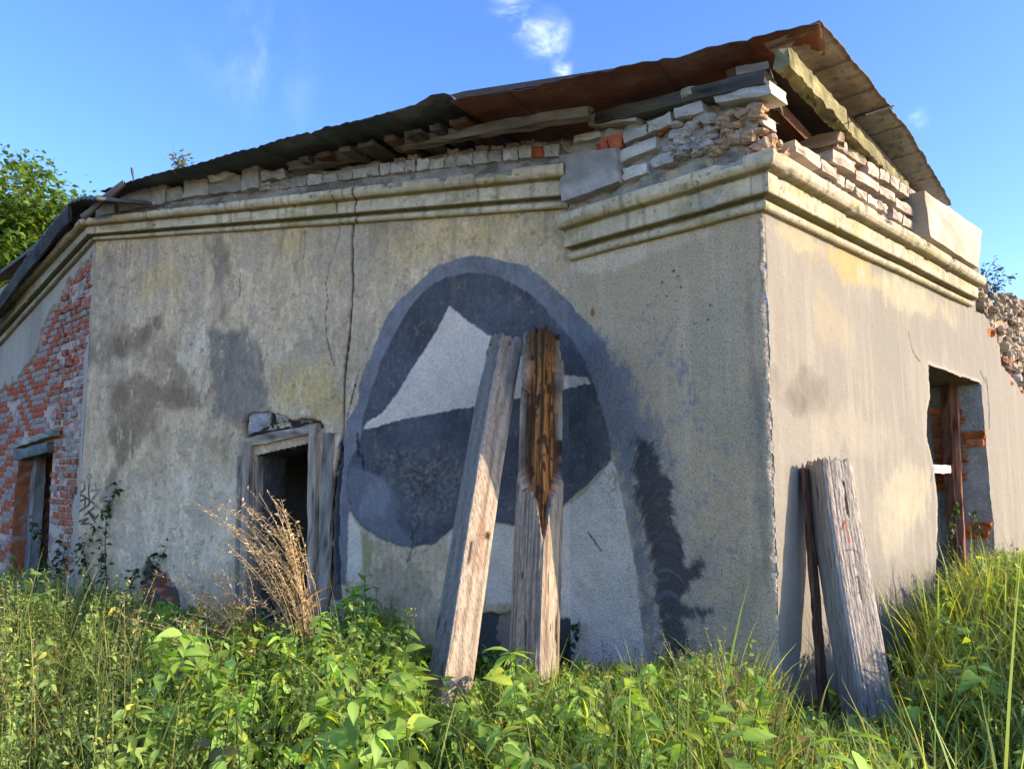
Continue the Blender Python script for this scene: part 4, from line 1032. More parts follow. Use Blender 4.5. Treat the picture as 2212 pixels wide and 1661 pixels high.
for i, (u, v) in enumerate(((1620,118),)):
    a = edge_pts(WE, [(u, v)])[0] + np.append(-WE.n, 0) * .10 - np.array([0, 0, .05])
    plank('rafter', a, a + np.append(-WE.n, 0) * 1.3 + np.array([0, 0, .08]), .22, .06, UP, GREYW * .8, roof, 55 + i, 6)
# pale mossy purlin under the sunny edge
MOSSW = np.array([.25, .22, .11])
a = edge_pts(WV, [(1700, 118)])[0]
pa = R0 + np.append(-WV.n, 0) * .26 - np.append(WV.d, 0) * .02 + np.array([0, 0, -.16])
pb = R3 + np.append(-WV.n, 0) * .20 + np.array([0, 0, -.16])
pm_ = pa + (pb - pa) * .30
plank('purlin', pa, pm_ - (pb - pa) * .004, .10, .14, UP, MOSSW, roof, 65, 26, .005)
plank('purlin', pm_ + np.array([0, 0, -.015]), pb, .09, .12, UP, MOSSW * .9, roof, 66, 50, .005)
plank('purlin', R0 + np.append(-WV.n, 0) * .62 + np.append(WE.d, 0) * .02 + np.append(WV.d, 0) * .1 + np.array([0, 0, -.10]), R3 + np.append(-WV.n, 0) * .75 + np.array([0, 0, -.02]), .14, .10, UP, np.array([.13, .06, .035]), roof, 67, 10)
plank('tie_beam', pm_ + np.array([0, 0, -.12]), pm_ + np.append(-WV.n, 0) * 1.3 + np.array([0, 0, -.12]), .16, .08, UP, np.array([.34, .25, .18]), roof, 68, 8, .008)
plank('fascia_board', pm_ + np.append(-WV.n, 0) * .10 + np.array([0, 0, -.14]), pb + np.append(-WV.n, 0) * .10 + np.array([0, 0, -.14]), .025, .20, UP, np.array([.34, .19, .12]), roof, 69, 12)

# ------------------------------------------------------------------ ruined stone wall at the right
rub = empty('rubble_wall', (*(P0 + WC.d * 6.3), 0), label='ruined stone wall with crumbling top at the right edge', category='wall')
WR = Wall(P0 - WC.n * .03, 45.4, left=False)
s0r = WC.at(2112, 600)[0]
r = np.random.default_rng(8)
RTOP = ([s0r - .2, 5.6, 6.2, 7.0, 8.2, 9.5], [4.10, 3.86, 3.80, 3.95, 4.0, 4.1])
def rub_fn(S, Z):
    h = -0.05 + 0.05 * (fbm(S * 6, Z * 8, 4, 61) - .5)
    c = np.array([.36, .28, .20]) * (.55 + .8 * fbm(S * 9, Z * 12, 4, 63))[..., None]
    keep = Z < np.interp(S, *RTOP) + .12 * (fbm(S * 5, Z * 0, 3, 65) - .5)
    return h, c, keep, None
field('mortar_core', WR, s0r - .15, 9.5, 2.4, 4.3, .03, rub_fn, M_RUBBLE, rub)
V = []
for off in (0.0,):
    pass
slab = np.concatenate([WR.xyz(np.linspace(s0r - .1, 9.5, 12), np.interp(np.linspace(s0r - .1, 9.5, 12), *RTOP) - .06, -.06), WR.xyz(np.linspace(s0r - .1, 9.5, 12), np.interp(np.linspace(s0r - .1, 9.5, 12), *RTOP) - .10, -.55), WR.xyz(np.linspace(s0r - .1, 9.5, 12), np.zeros(12), -.55)])
add('wall_body', slab, [[k * 12 + i, k * 12 + i + 1, (k + 1) * 12 + i + 1, (k + 1) * 12 + i] for k in range(2) for i in range(11)], M_RUBBLE, rub, np.broadcast_to([.32, .26, .19], (len(slab), 3)))
cnt = 0
for i in range(600):
    s = r.uniform(s0r - .1, 8.6); z = r.uniform(2.55, 4.1)
    if z > np.interp(s, *RTOP) + .03: continue
    u_lo = np.interp(s, [5.1, 5.6, 6.3, 7.0, 8.0], [3.45, 3.25, 2.85, 2.55, 2.3])
    if z < u_lo: continue
    big = r.random() < .4
    col = np.array([.42, .33, .24]) * r.uniform(.6, 1.25) if r.random() > .15 else np.array([.50, .46, .40])
    if z < u_lo + .22 and r.random() < .6: col = np.array([.45, .14, .06])
    lump('stone', WR.xyz(s, z, r.uniform(-.04, .03)), (r.uniform(.06, .11) if big else r.uniform(.035, .06), .05, r.uniform(.03, .065)), col, rub, 600 + i)
    cnt += 1
    if cnt > 170: break
for i in range(9):       # crumbled end of the cornice
    lump('stone', WC.xyz(sCe + r.uniform(-.02, .22), r.uniform(3.5, 4.25), r.uniform(-.02, .10)), (r.uniform(.05, .1), .06, r.uniform(.04, .08)), np.array([.50, .38, .26]) * r.uniform(.7, 1.15), rub, 800 + i)

# ------------------------------------------------------------------ leaning timbers
def beam(name, bottom, top, w, d, face, colf, seed, rot=None, n=110, per=10, jit=.004, notch=None, taper=.0, **tags):
    """weathered squared timber: 'face' is the horizontal direction its front looks at"""
    bottom, top = np.array(bottom, float), np.array(top, float)
    ax = unit(top - bottom); fy = np.append(np.asarray(face, float), 0); fy = unit(fy - ax * (fy @ ax)); fx = np.cross(ax, fy)
    L = np.linalg.norm(top - bottom)
    # section walk: front, right, back, left
    sec = []
    for k in range(per): sec.append((-.5 + k / per, .5, 0))
    for k in range(per): sec.append((.5, .5 - k / per, 1))
    for k in range(per): sec.append((.5 - k / per, -.5, 2))
    for k in range(per): sec.append((-.5, -.5 + k / per, 3))
    sec = np.array(sec); m = len(sec)
    T, K = np.meshgrid(np.linspace(0, 1, n), np.arange(m), indexing='ij')
    X = sec[K, 0]; Y = sec[K, 1]; face_i = sec[K, 2]
    rr = np.hypot(X, Y); chamf = np.clip((rr - .62) / .09, 0, 1)
    X = X * (1 - .07 * chamf); Y = Y * (1 - .07 * chamf)
    q = K * 1.0
    groove = fbm(q * .9, T * L * 1.2, 3, seed) - .5; fine = fbm(q * 2.3, T * L * 5, 3, seed + 2) - .5
    push = 1 + .06 * groove + .03 * fine
    if rot is not None: push = push * (1 - rot(T, X, Y, face_i, seed))
    tw = 1 - taper * T
    wx, wy = X * w * push * tw, Y * d * push * tw
    bow = .03 * np.sin(T * 3.1 + seed)
    endj = .10 * (vnoise(q * .7, T * 0, seed) - .5) * (T > .995)
    P = bottom + ax * (T * L + endj)[..., None] + fx * (wx + bow)[..., None] + fy * wy[..., None]
    c = colf(T, X, Y, face_i, q, L)
    V = P.reshape(-1, 3); C = c.reshape(-1, 3)
    i = np.arange(n * m).reshape(n, m)
    F = np.stack([i[:-1, :], np.roll(i, -1, 1)[:-1, :], np.roll(i, -1, 1)[1:, :], i[1:, :]], -1).reshape(-1, 4)
    cap = len(V); V = np.concatenate([V, [V[:m].mean(0)], [V[-m:].mean(0)]]); C = np.concatenate([C, [C[:m].mean(0)], [C[-m:].mean(0) * .8]])
    k = np.arange(m); k2 = np.roll(k, -1)
    tri0 = np.stack([k2, k, np.full(m, cap), np.full(m, cap)], -1); tri1 = np.stack([k + (n - 1) * m, k2 + (n - 1) * m, np.full(m, cap + 1), np.full(m, cap + 1)], -1)
    Fl = [list(f) for f in F.tolist()] + [list(f[:3]) for f in tri0.tolist()] + [list(f[:3]) for f in tri1.tolist()]
    return add(name, V, Fl, M_BEAM, None, C, False, **tags)
M_BEAM = mat_col('old_timber', grain=(4, .45), bump=((4, .010), (11, .005)), stretch=(16, 16, .7), rough=.9, speck=(5, .64, (.05, .04, .03), .6))
def wood(seed, base, dark, amt=.6, warm=0.0):
    def f(T, X, Y, fi, q, L):
        a = fbm(q * 1.1, T * L * .9, 4, seed); b = fbm(q * 3.1, T * L * 2.2, 3, seed + 3); kn = fbm(q * .5, T * L * 3.0, 3, seed + 5)
        c = np.broadcast_to(np.array(base), T.shape + (3,)) * (.75 + .5 * a)[..., None]
        c = mixc(c, sstep(a, .5, .68) * amt, dark); c = mixc(c, sstep(b, .55, .68) * .45, np.array(dark) * .6)
        c = mixc(c, sstep(kn, .74, .78), np.array([.03, .022, .015]))
        return c
    return f
# beam 1: left, its ridge towards the camera
b1b = on_depth(948, 1575, 5.12); b1t = on_depth(1097, 744, 6.50)
def col1(T, X, Y, fi, q, L):
    c = wood(21, [.42, .33, .245], np.array([.16, .115, .08]), .55)(T, X, Y, fi, q, L)
    c = mixc(c, (fi == 3) * .55, np.array([.17, .15, .13]))  # shade of the left face put into its colour
    red = sstep(.10 - np.abs(T - .40) + .12 * (fbm(q * .8, T * 9, 3, 29) - .5), 0, .05) * (fi == 0) * sstep(.32 - np.abs(X - .0), 0, .2)
    return mixc(c, red * .55 * sstep(fbm(q * 1.5, T * 14, 3, 30), .42, .6), np.array([.27, .11, .055]))
def rot1(T, X, Y, fi, s): return .25 * sstep(T, .86, .98) * (fi == 3) * sstep(vnoise(T * 60, X * 0, 3), .3, .6)
beam('leaning_beam', b1b, b1t, .23, .23, unit((.52, -.85)), col1, 21, rot1, label='grey squared beam leaning left of the rotten one, its foot out in the weeds', category='beam')
# beam 2: rotten ridge
b2b = on_depth(1158, 1545, 5.5); b2t = on_depth(1166, 722, 6.28)
def cav(T, X, Y):
    ax = np.abs(X - .46) + np.abs(Y - .46)                  # distance from the front ridge
    edge = .88 * sstep(T, .40, .62) + .10 * sstep(T, .3, .45)
    return sstep(edge - ax + .50 * (vnoise(T * 9, X * 5 + Y * 5, 7) - .5), 0, .10) * sstep(T, .38, .46)
def rot2(T, X, Y, fi, s): return cav(T, X, Y) * (.40 + .20 * (vnoise(T * 9, (X - Y) * 8, 4) - .3))
def col2(T, X, Y, fi, q, L):
    c = wood(24, [.40, .32, .24], np.array([.10, .075, .055]), .7)(T, X, Y, fi, q, L)
    m = cav(T, X, Y); n = fbm(q * .5, T * 6, 4, 35); k = np.maximum(fbm((X - Y) * 11, T * 3.5, 3, 37), fbm((X - Y) * 3, T * 40, 3, 38) - .06)
    o = np.broadcast_to(np.array([.40, .16, .045]), T.shape + (3,)) * (.5 + n)[..., None]
    o = mixc(o, sstep(k, .48, .60) * .95, np.array([.07, .032, .014])); o = mixc(o, sstep(T, .86, .97) * .65, np.array([.05, .03, .02])); o = mixc(o, sstep(.5 - T, 0, .1) * .6, np.array([.16, .07, .025]))
    c = mixc(c, m, 0) + m[..., None] * o
    st = sstep(.12 - np.abs(X - Y - (.25 - .2 * T)), 0, .1) * (T < .45) * sstep(fbm(q * .6, T * 7, 3, 39), .45, .6)
    return mixc(c, st * .6, np.array([.16, .08, .045]))
beam('leaning_beam', b2b, b2t, .275, .275, unit((-.55, -.83)) , col2, 24, rot2, per=22, n=260, label='upright beam with a rotten orange-brown hollow leaning on the mural', category='beam')
# post against the sunny wall
pf = unit((.16, -.985))
pb_ = WC.at(1868, 1580, .45); pt_ = WC.at(1818, 1003, .24)
b3b = WC.xyz(pb_[0] + .04, 0.0, .44); b3t = WC.xyz(pt_[0], pt_[1], .175)
def col3(T, X, Y, fi, q, L):
    c = wood(27, [.42, .36, .295], np.array([.23, .185, .145]), .6)(T, X, Y, fi, q, L)
    c = mixc(c, (fi == 3) * .35, np.array([.24, .19, .145]))  # left side toned darker: painted shade, away from the sun
    m = 0
    x, y = X * .25, T * L                                   # metres on the front face
    y1 = L * .70
    for a, b in (((-.055, y1 + .02), (-.015, y1 + .085)), ((-.015, y1 + .085), (-.005, y1 - .06))):
        dl = dline(-x, y, [(-a[0], a[1]), (-b[0], b[1])]); m = np.maximum(m, sstep(.011 - dl, 0, .006))
    c = mixc(c, m * (fi == 0) * .85, np.array([.28, .06, .04]))
    for yy, wd in ((y1 - .12, .045), (y1 - .22, .012), (y1 - .30, .01), (y1 - .40, .012), (y1 + .16, .012)):
        dl = dline(x, y, [(-wd, yy), (0.0, yy + .012), (wd, yy - .005)]); c = mixc(c, sstep(.008 - dl, 0, .005) * (fi == 0) * .7, np.array([.10, .065, .05]))
    return c
beam('leaning_post', b3b, b3t, .25, .25, pf, col3, 27, None, per=22, n=200, label='thick grey timber post leaning on the sunlit wall', category='post')
pk = WC.at(1748, 1018, .06)
plank('leaning_plank', WC.xyz(WC.at(1780, 1500, .2)[0], .02, .20), WC.xyz(pk[0], pk[1] + .02, .03), .10, .03, np.append(WC.n, 0), np.array([.13, .065, .042]), None, 95, 24, .0025, label='reddish-brown plank standing between the post and the sunlit wall', category='plank')

# ------------------------------------------------------------------ plants
FOOT = [tuple(P0), tuple(P1), tuple(P2), tuple(dEnd), tuple(far), tuple(P0 + WC.d * 9.5 - WC.n * 3), tuple(P0 + WC.d * 9.5)]
VT = np.array([(-600,1220),(0,1212),(150,1222),(300,1262),(420,1300),(520,1290),(640,1335),(740,1285),(770,1250),(860,1275),(900,1395),(960,1490),(1030,1450),(1080,1412),(1150,1402),(1220,1410),(1350,1415),(1450,1392),(1550,1362),(1640,1405),(1690,1520),(1850,1515),(1915,1490),(1940,1320),(2000,1215),(2080,1165),(2212,1175),(2900,1150)], float)
def allow(x, y):
    u = 1106 + 1680 * x / y
    v = np.interp(u, VT[:, 0], VT[:, 1])
    h = EYE - (v - HORIZON) * y / 1680
    cap = np.where((x > 1.6) & (y < 5.7), .40 + .30 * np.clip(x - 2.0, 0, 9), 9.0)     # sun reaches the post over these
    return np.minimum(h, cap) - ground_z(x, y), u
def spots(n, ymin=2.0, ymax=9.5, seed=1, umin=-500, umax=2700, gap=.07):
    r = np.random.default_rng(seed)
    Y = ymin + (ymax - ymin) * r.random(n * 6) ** 0.85; U = r.uniform(umin, umax, n * 6)
    X = (U - 1106) / 1680 * Y
    ok = sdf(X, Y, FOOT) < -gap
    # keep area density even
    w = Y / Y.max(); ok &= r.random(len(Y)) < w
    X, Y = X[ok][:n], Y[ok][:n]
    return X, Y, ground_z(X, Y)
class Bag:
    """collects faces of one mass of plants into one mesh"""
    def __init__(s): s.V, s.F, s.C, s.n = [], [], [], 0
    def put(s, V, F, C):
        s.V.append(V); s.F.append(F + s.n); s.C.append(C); s.n += len(V)
    def build(s, name, mat, parent=None, **tags):
        return add(name, np.concatenate(s.V), np.concatenate(s.F), mat, parent, np.concatenate(s.C), True, **tags)
def leaf_template(stations, halfw, droop=.35, fold=.25, wav=0.0):
    V, F = [], []
    for i, (x, w) in enumerate(zip(stations, halfw)):
        z = -droop * x * x + .12 * x
        V += [(x, -w, z + fold * w), (x, 0, z), (x, w, z + fold * w)]
    for i in range(len(stations) - 1):
        a = i * 3
        F += [[a, a + 3, a + 4, a + 1], [a + 1, a + 4, a + 5, a + 2]]
    return np.array(V, float), np.array(F)
LANCE = leaf_template([0, .12, .32, .58, .82, 1], [.01, .15, .235, .19, .09, .004])
SMALL = leaf_template([0, .35, .72, 1], [.02, .26, .16, .005], .3, .2)
def rot_frame(az, pitch, roll):
    """x axis along azimuth az raised by pitch; roll about it"""
    ca, sa, cp, sp, cr, sr = np.cos(az), np.sin(az), np.cos(pitch), np.sin(pitch), np.cos(roll), np.sin(roll)
    x = np.stack([ca * cp, sa * cp, sp], -1); y0 = np.stack([-sa, ca, 0 * ca], -1); z0 = np.cross(x, y0)
    y = y0 * cr[..., None] + z0 * sr[..., None]; z = np.cross(x, y)
    return np.stack([x, y, z], -1)
def put_leaves(bag, tmpl, loc, az, pitch, roll, size, col, wid=1.0):
    T, F = tmpl; N = len(loc)
    R = rot_frame(az, pitch, roll)
    P = T[None] * np.array([1, wid, 1]) * size[:, None, None]
    V = np.einsum('nij,nkj->nki', R, P) + loc[:, None, :]
    Fa = (F[None] + (np.arange(N) * len(T))[:, None, None]).reshape(-1, F.shape[1])
    rib = np.where(np.arange(len(T)) % 3 == 1, 1.12, .96)
    C = (col[:, None, :] * rib[None, :, None]).reshape(-1, 3)
    bag.put(V.reshape(-1, 3), Fa, C)
def put_blades(bag, X, Y, Z, L, W, az, lean, curl, col, n=5, tip=None):
    N = len(X); t = np.linspace(0, 1, n + 1)
    ca, sa = np.cos(az), np.sin(az)
    hor = (lean[:, None] * t + curl[:, None] * t ** 2.2) * L[:, None]
    ver = (t - (.18 * lean + .55 * curl)[:, None] * t ** 2.6) * L[:, None]
    px = X[:, None] + ca[:, None] * hor; py = Y[:, None] + sa[:, None] * hor; pz = Z[:, None] + ver
    w = W[:, None] * np.where(t < .3, .6 + t * 1.33, 1.0) * np.clip(1.0 - ((t - .3) / .72).clip(0) ** 1.6, .02, 1)
    tw = az + np.random.default_rng(N).uniform(-.7, .7, N)
    sx, sy = -np.sin(tw)[:, None] * w / 2, np.cos(tw)[:, None] * w / 2
    V = np.stack([np.stack([px - sx, py - sy, pz], -1), np.stack([px + sx, py + sy, pz], -1)], 2).reshape(N, -1, 3)
    k = 2 * (n + 1)
    f = np.array([[2 * i, 2 * i + 1, 2 * i + 3, 2 * i + 2] for i in range(n)])
    F = (f[None] + (np.arange(N) * k)[:, None, None]).reshape(-1, 4)
    g = np.repeat((.75 + .35 * t), 2)
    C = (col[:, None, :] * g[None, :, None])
    if tip is not None: C = C * (1 - tip[:, None, None] * np.repeat(t, 2)[None, :, None]) + np.array([.30, .24, .10]) * tip[:, None, None] * np.repeat(t, 2)[None, :, None]
    bag.put(V.reshape(-1, 3), F, C.reshape(-1, 3))
def put_stem(bag, pts, r0, r1, col, sides=4):
    pts = np.asarray(pts, float); n = len(pts)
    d = np.gradient(pts, axis=0); d /= np.linalg.norm(d, axis=1)[:, None] + 1e-9
    x = np.cross(d, [0.3, 0.1, 1.0]) ; bad = np.linalg.norm(x, axis=1) < 1e-3; x[bad] = [1, 0, 0]
    x /= np.linalg.norm(x, axis=1)[:, None]; y = np.cross(d, x)
    rad = np.linspace(r0, r1, n)
    a = np.arange(sides) / sides * 2 * math.pi
    V = (pts[:, None] + rad[:, None, None] * (np.cos(a)[None, :, None] * x[:, None] + np.sin(a)[None, :, None] * y[:, None])).reshape(-1, 3)
    i = np.arange(n * sides).reshape(n, sides)
    F = np.stack([i[:-1], np.roll(i, -1, 1)[:-1], np.roll(i, -1, 1)[1:], i[1:]], -1).reshape(-1, 4)
    bag.put(V, F, np.broadcast_to(np.asarray(col), (len(V), 3)))
def green(r, n, base, spread=.25, yellow=.15):
    c = np.array(base) * (1 + r.normal(0, spread, (n, 1))).clip(.45, 1.8)
    y = (r.random((n, 1)) < yellow)
    return np.where(y, c * np.array([1.5, 1.15, .8]), c)

# --- grass
G_DARK, G_MID, G_LITE = np.array([.09, .16, .03]), np.array([.20, .30, .06]), np.array([.29, .39, .085])
bag = Bag()
for (n, seed, u0, u1, L0, L1, W, base, yl, tp) in ((8000, 1, -500, 2700, .30, .75, .009, G_MID, .25, .3), (3600, 2, 1250, 2700, .45, 1.0, .014, G_MID, .25, .15), (3400, 3, 1880, 2800, .5, 1.1, .017, np.array([.34, .42, .10]), .35, .15), (3200, 4, -500, 420, .4, .9, .008, np.array([.25, .30, .08]), .4, .4), (3500, 5, 1000, 1900, .3, .7, .012, G_LITE, .3, .2), (900, 6, 1150, 2400, .5, .85, .021, np.array([.30, .40, .13]), .3, .3), (600, 7, 200, 1100, .45, .8, .016, np.array([.26, .36, .10]), .3, .3)):
    r = np.random.default_rng(seed + 40)
    X, Y, Z = spots(n, 2.0, 9.0, seed, u0, u1); n = len(X)
    ha, u = allow(X, Y)
    L = np.minimum(r.uniform(L0, L1, n), np.clip(ha, .10, 9) * r.uniform(.75, 1.12, n))
    over = r.random(n) < .05; L = np.where(over & ((u < 1660) | (u > 1940)), L * r.uniform(1.1, 1.5, n), L)
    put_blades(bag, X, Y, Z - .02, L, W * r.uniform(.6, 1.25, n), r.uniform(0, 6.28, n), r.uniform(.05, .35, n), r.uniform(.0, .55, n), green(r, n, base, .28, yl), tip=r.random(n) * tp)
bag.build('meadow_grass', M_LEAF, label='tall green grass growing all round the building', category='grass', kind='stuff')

# --- low weeds, small and broad leaves
bag = Bag()
r = np.random.default_rng(60)
X, Y, Z = spots(2300, 2.0, 9.0, 11, -450, 2650)
ha, U = allow(X, Y)
for x, y, z, h_, u in zip(X, Y, Z, ha, U):
    right = u > 1900; mid = 880 < u < 1900; left = u < 330
    h = min(r.uniform(.35, .85), max(.12, h_ * r.uniform(.6, 1.0))); h = h * (1.18 if r.random() < .08 and not (1660 < u < 1940) else 1)
    if right and r.random() < .45: continue
    if mid and 1230 < u and r.random() < .25: continue
    az0 = r.uniform(0, 6.28); lean = r.uniform(0, .25) * h
    t = np.linspace(0, 1, 5)
    pts = np.stack([x + math.cos(az0) * lean * t ** 2, y + math.sin(az0) * lean * t ** 2, z + h * t], -1)
    put_stem(bag, pts, .005, .002, np.array([.09, .12, .035]) * r.uniform(.7, 1.4), 3)
    broad = r.random() < (.30 if left else .60); pf_ = float(np.clip(r.lognormal(-.08, .38), .4, 1.5)) * (.7 if left else 1)
    k = int(h * (32 if broad else 66) / pf_ ** .8) + 5
    tt = r.uniform(.15, 1.0, k) ** .75
    loc = np.stack([np.interp(tt, t, pts[:, i]) for i in range(3)], -1)
    if not broad:      # short side shoots
        aa = r.uniform(0, 6.28, k); q = r.uniform(0, .11, k) * (1.2 - tt); loc = loc + np.stack([np.cos(aa) * q, np.sin(aa) * q, q * .5], -1)
    size = (r.uniform(.08, .165, k) if broad else r.uniform(.03, .07, k)) * (1.15 - .5 * tt) * pf_
    base = np.array([.23, .35, .07]) if broad else np.array([.19, .27, .07])
    if left: base = np.array([.25, .33, .085])
    if r.random() < .05: base = np.array([.20, .15, .06]); pf_ = .6
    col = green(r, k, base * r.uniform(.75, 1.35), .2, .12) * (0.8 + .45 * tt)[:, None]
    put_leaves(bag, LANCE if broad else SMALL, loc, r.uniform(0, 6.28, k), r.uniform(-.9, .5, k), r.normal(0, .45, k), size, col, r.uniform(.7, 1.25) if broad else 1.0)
    if r.random() < .30:      # tiny pale flower buds
        kk = 6; a = r.uniform(0, 6.28, kk); loc = pts[-1] + np.stack([np.cos(a) * .02, np.sin(a) * .02, r.uniform(0, .03, kk)], -1)
        put_leaves(bag, SMALL, loc, a, r.uniform(.2, 1.2, kk), r.normal(0, .5, kk), np.full(kk, .016), np.broadcast_to([.42, .36, .09], (kk, 3)))
bag.build('weeds', M_LEAF, label='dense low weeds and nettles covering the ground', category='weeds', kind='stuff')

# --- feathery seeding stalks (left and right margins)
bag = Bag()
r = np.random.default_rng(61)
for (n, seed, u0, u1, colr) in ((85, 21, -300, 330, [.44, .40, .17]), (70, 22, 1950, 2500, [.26, .25, .09]), (40, 23, 1250, 1650, [.25, .24, .10])):
    X, Y, Z = spots(n, 2.6, 8.5, seed, u0, u1); ha, U = allow(X, Y)
    for x, y, z, h_, u in zip(X, Y, Z, ha, U):
        h = max(.3, h_ * r.uniform(.85, 1.10)) if h_ < 1.1 else r.uniform(.7, 1.05)
        a = r.uniform(0, 6.28); ln = r.uniform(.03, .25) * h; t = np.linspace(0, 1, 6)
        pts = np.stack([x + math.cos(a) * ln * t ** 2, y + math.sin(a) * ln * t ** 2, z + h * t - .1 * ln * t ** 3], -1)
        put_stem(bag, pts, .0025, .001, np.array(colr) * .8, 3)
        k = 26; tt = r.uniform(.68, 1, k); loc = np.stack([np.interp(tt, t, pts[:, i]) for i in range(3)], -1)
        put_leaves(bag, SMALL, loc, r.uniform(0, 6.28, k), r.uniform(.2, 1.1, k), r.normal(0, .5, k), r.uniform(.018, .045, k) * (1.5 - tt), np.array(colr) * (1 + r.normal(0, .2, (k, 1))), .5)
bag.build('seeding_grass', M_STRAW, label='thin yellowish seeding stalks among the weeds', category='grass', kind='stuff')

# --- dry clumps
def dry_clump(bx, by, n, h0, h1, drift, spread, seed, label):
    r = np.random.default_rng(seed)
    root = empty('dry_grass_clump', (bx, by, 0), label=label, category='dry grass', group='clumps of dry grass')
    bs, bh = Bag(), Bag()
    for i in range(n):
        a = r.uniform(0, 6.28); q = r.uniform(0, spread)
        x, y = bx + math.cos(a) * q, by + math.sin(a) * q * .6
        h = r.uniform(h0, h1); dx = drift * h * r.uniform(.3, 1.25) + r.normal(0, .05); dy = r.normal(0, .07)
        t = np.linspace(0, 1, 9)
        bend = r.uniform(1.8, 4.2)
        pts = np.stack([x + dx * t ** bend, y + dy * t ** 2, h * (t - .12 * t ** 4 * abs(dx) / h)], -1)
        hook = r.random() < .5
        if hook: pts[-2:, 2] -= np.array([.01, .05]) * h; pts[-1, 0] += math.copysign(.05, drift)
        col = np.array([.62, .47, .25]) * r.uniform(.4, 1.25)
        put_stem(bs, pts, r.uniform(.0022, .0044), .0014, col, 3)
        k = int(r.integers(14, 40)); tt = r.uniform(.62, 1, k); loc = np.stack([np.interp(tt, t, pts[:, j]) for j in range(3)], -1)
        put_leaves(bh, SMALL, loc, r.uniform(0, 6.28, k), r.uniform(-.2, 1.1, k), r.normal(0, .6, k), r.uniform(.015, .045, k), np.array([.68, .52, .29]) * (1 + r.normal(0, .22, (k, 1))), .45)
        if r.random() < .5:
            k = 2; tt = r.uniform(.15, .7, k); loc = np.stack([np.interp(tt, t, pts[:, j]) for j in range(3)], -1)
            put_leaves(bh, LANCE, loc, r.uniform(0, 6.28, k), r.uniform(-.5, 1.0, k), r.normal(0, .6, k), r.uniform(.10, .24, k), np.array([.38, .26, .11]) * (1 + r.normal(0, .2, (k, 1))), .16)
    bs.build('stem', M_STRAW, root); bh.build('seed_head', M_STRAW, root, kind='stuff')
g = lambda u, Y: (u - 1106) / 1680 * Y
dry_clump(g(676, 5.65), 5.65, 80, .7, 1.54, -.42, .13, 1, 'large golden clump of dry grass bending in front of the doorway')
dry_clump(g(548, 5.8), 5.8, 60, .5, 1.0, -.50, .10, 2, 'smaller clump of dry arching grass left of the doorway')
dry_clump(g(468, 5.4), 5.4, 16, .35, .72, -.62, .10, 3, 'few thin dry stalks arching low over the weeds left of the doorway')

# --- larger leafy weeds, each a plant of its own
LEAFM = []
r = np.random.default_rng(70)
for k in range(6):
    T, F = leaf_template([0, .1, .25, .45, .65, .85, 1], np.array([.01, .13, .21, .23, .17, .08, .003]) * (.9 + .05 * k), .25 + .12 * k, .2 + .05 * (k % 3))
    T = T + r.normal(0, .006, T.shape)
    base = [np.array([.19, .33, .05]), np.array([.15, .28, .05]), np.array([.25, .38, .06]), np.array([.12, .23, .045]), np.array([.31, .39, .07]), np.array([.17, .31, .055])][k]
    c = base * np.where(np.arange(len(T)) % 3 == 1, 1.15, .95)[:, None]
    LEAFM.append(mesh_np('leaf', T, F, M_LEAF, c, True))
def leafy(bx, by, h, n, size, seed, label):
    r = np.random.default_rng(seed); z0 = float(ground_z(bx, by))
    root = empty('leafy_weed', (bx, by, z0), label=label, category='weed', group='large leafy weeds')
    a = r.uniform(0, 6.28); t = np.linspace(0, 1, 8); ln = r.uniform(.05, .16)
    pts = np.stack([bx + math.cos(a) * ln * t ** 2, by + math.sin(a) * ln * t ** 2, z0 + h * t], -1)
    b = Bag(); put_stem(b, pts, .008, .003, [.12, .16, .04], 5); b.build('stem', M_LEAF, root)
    for i in range(n):
        tt = .12 + .88 * (i + .5) / n; p = np.array([np.interp(tt, t, pts[:, j]) for j in range(3)])
        az = i * 2.4 + r.normal(0, .3); s = size * (1.1 - .55 * tt ** 3) * r.uniform(.75, 1.2)
        o = bpy.data.objects.new('leaf', LEAFM[int(r.integers(0, 6))])
        R = rot_frame(np.array([az]), np.array([r.uniform(-.15, .55) if tt < .85 else r.uniform(.3, 1.0)]), np.array([r.normal(0, .25)]))[0]
        from mathutils import Matrix
        o.rotation_euler = Matrix(R.tolist()).to_euler(); o.scale = (s, s, s); o.location = p - np.array(root.location)
        link(o, root)
for (u, Y, vt, n, s, lab) in ((800, 5.75, 1238, 22, .17, 'tall bright green weed standing before the lower mural, right of the dry grass'),
    (865, 5.35, 1300, 18, .16, 'leafy weed close left of the grey leaning beam'),
    (745, 5.0, 1385, 18, .17, 'broad-leaved weed below the tall one right of the dry grass'),
    (1120, 4.75, 1398, 22, .17, 'leafy weed in front of the rotten beam'),
    (1000, 4.5, 1440, 18, .16, 'leafy weed in front of the foot of the grey beam'),
    (480, 4.9, 1465, 16, .14, 'leafy weed with yellowing leaves below the doorway sill'),
    (370, 4.6, 1440, 18, .15, 'leafy weed low left of the doorway'),
    (590, 3.9, 1540, 18, .15, 'leafy weed at the lower edge below the dry grass'),
    (845, 3.8, 1490, 16, .15, 'dark leafy weed in the lower middle left of the beam foot'),
    (1180, 3.6, 1500, 18, .14, 'leafy weed at the bottom edge below the rotten beam'),
    (2090, 4.4, 1330, 14, .16, 'broad-leaved weed in the tall grass below the right window'),
    (690, 3.4, 1580, 14, .15, 'leafy weed at the bottom edge left of the middle')):
    h = EYE - (vt - HORIZON) * Y / 1680 - float(ground_z(g(u, Y), Y))
    leafy(g(u, Y), Y, max(.3, h), n, s, int(u), lab)
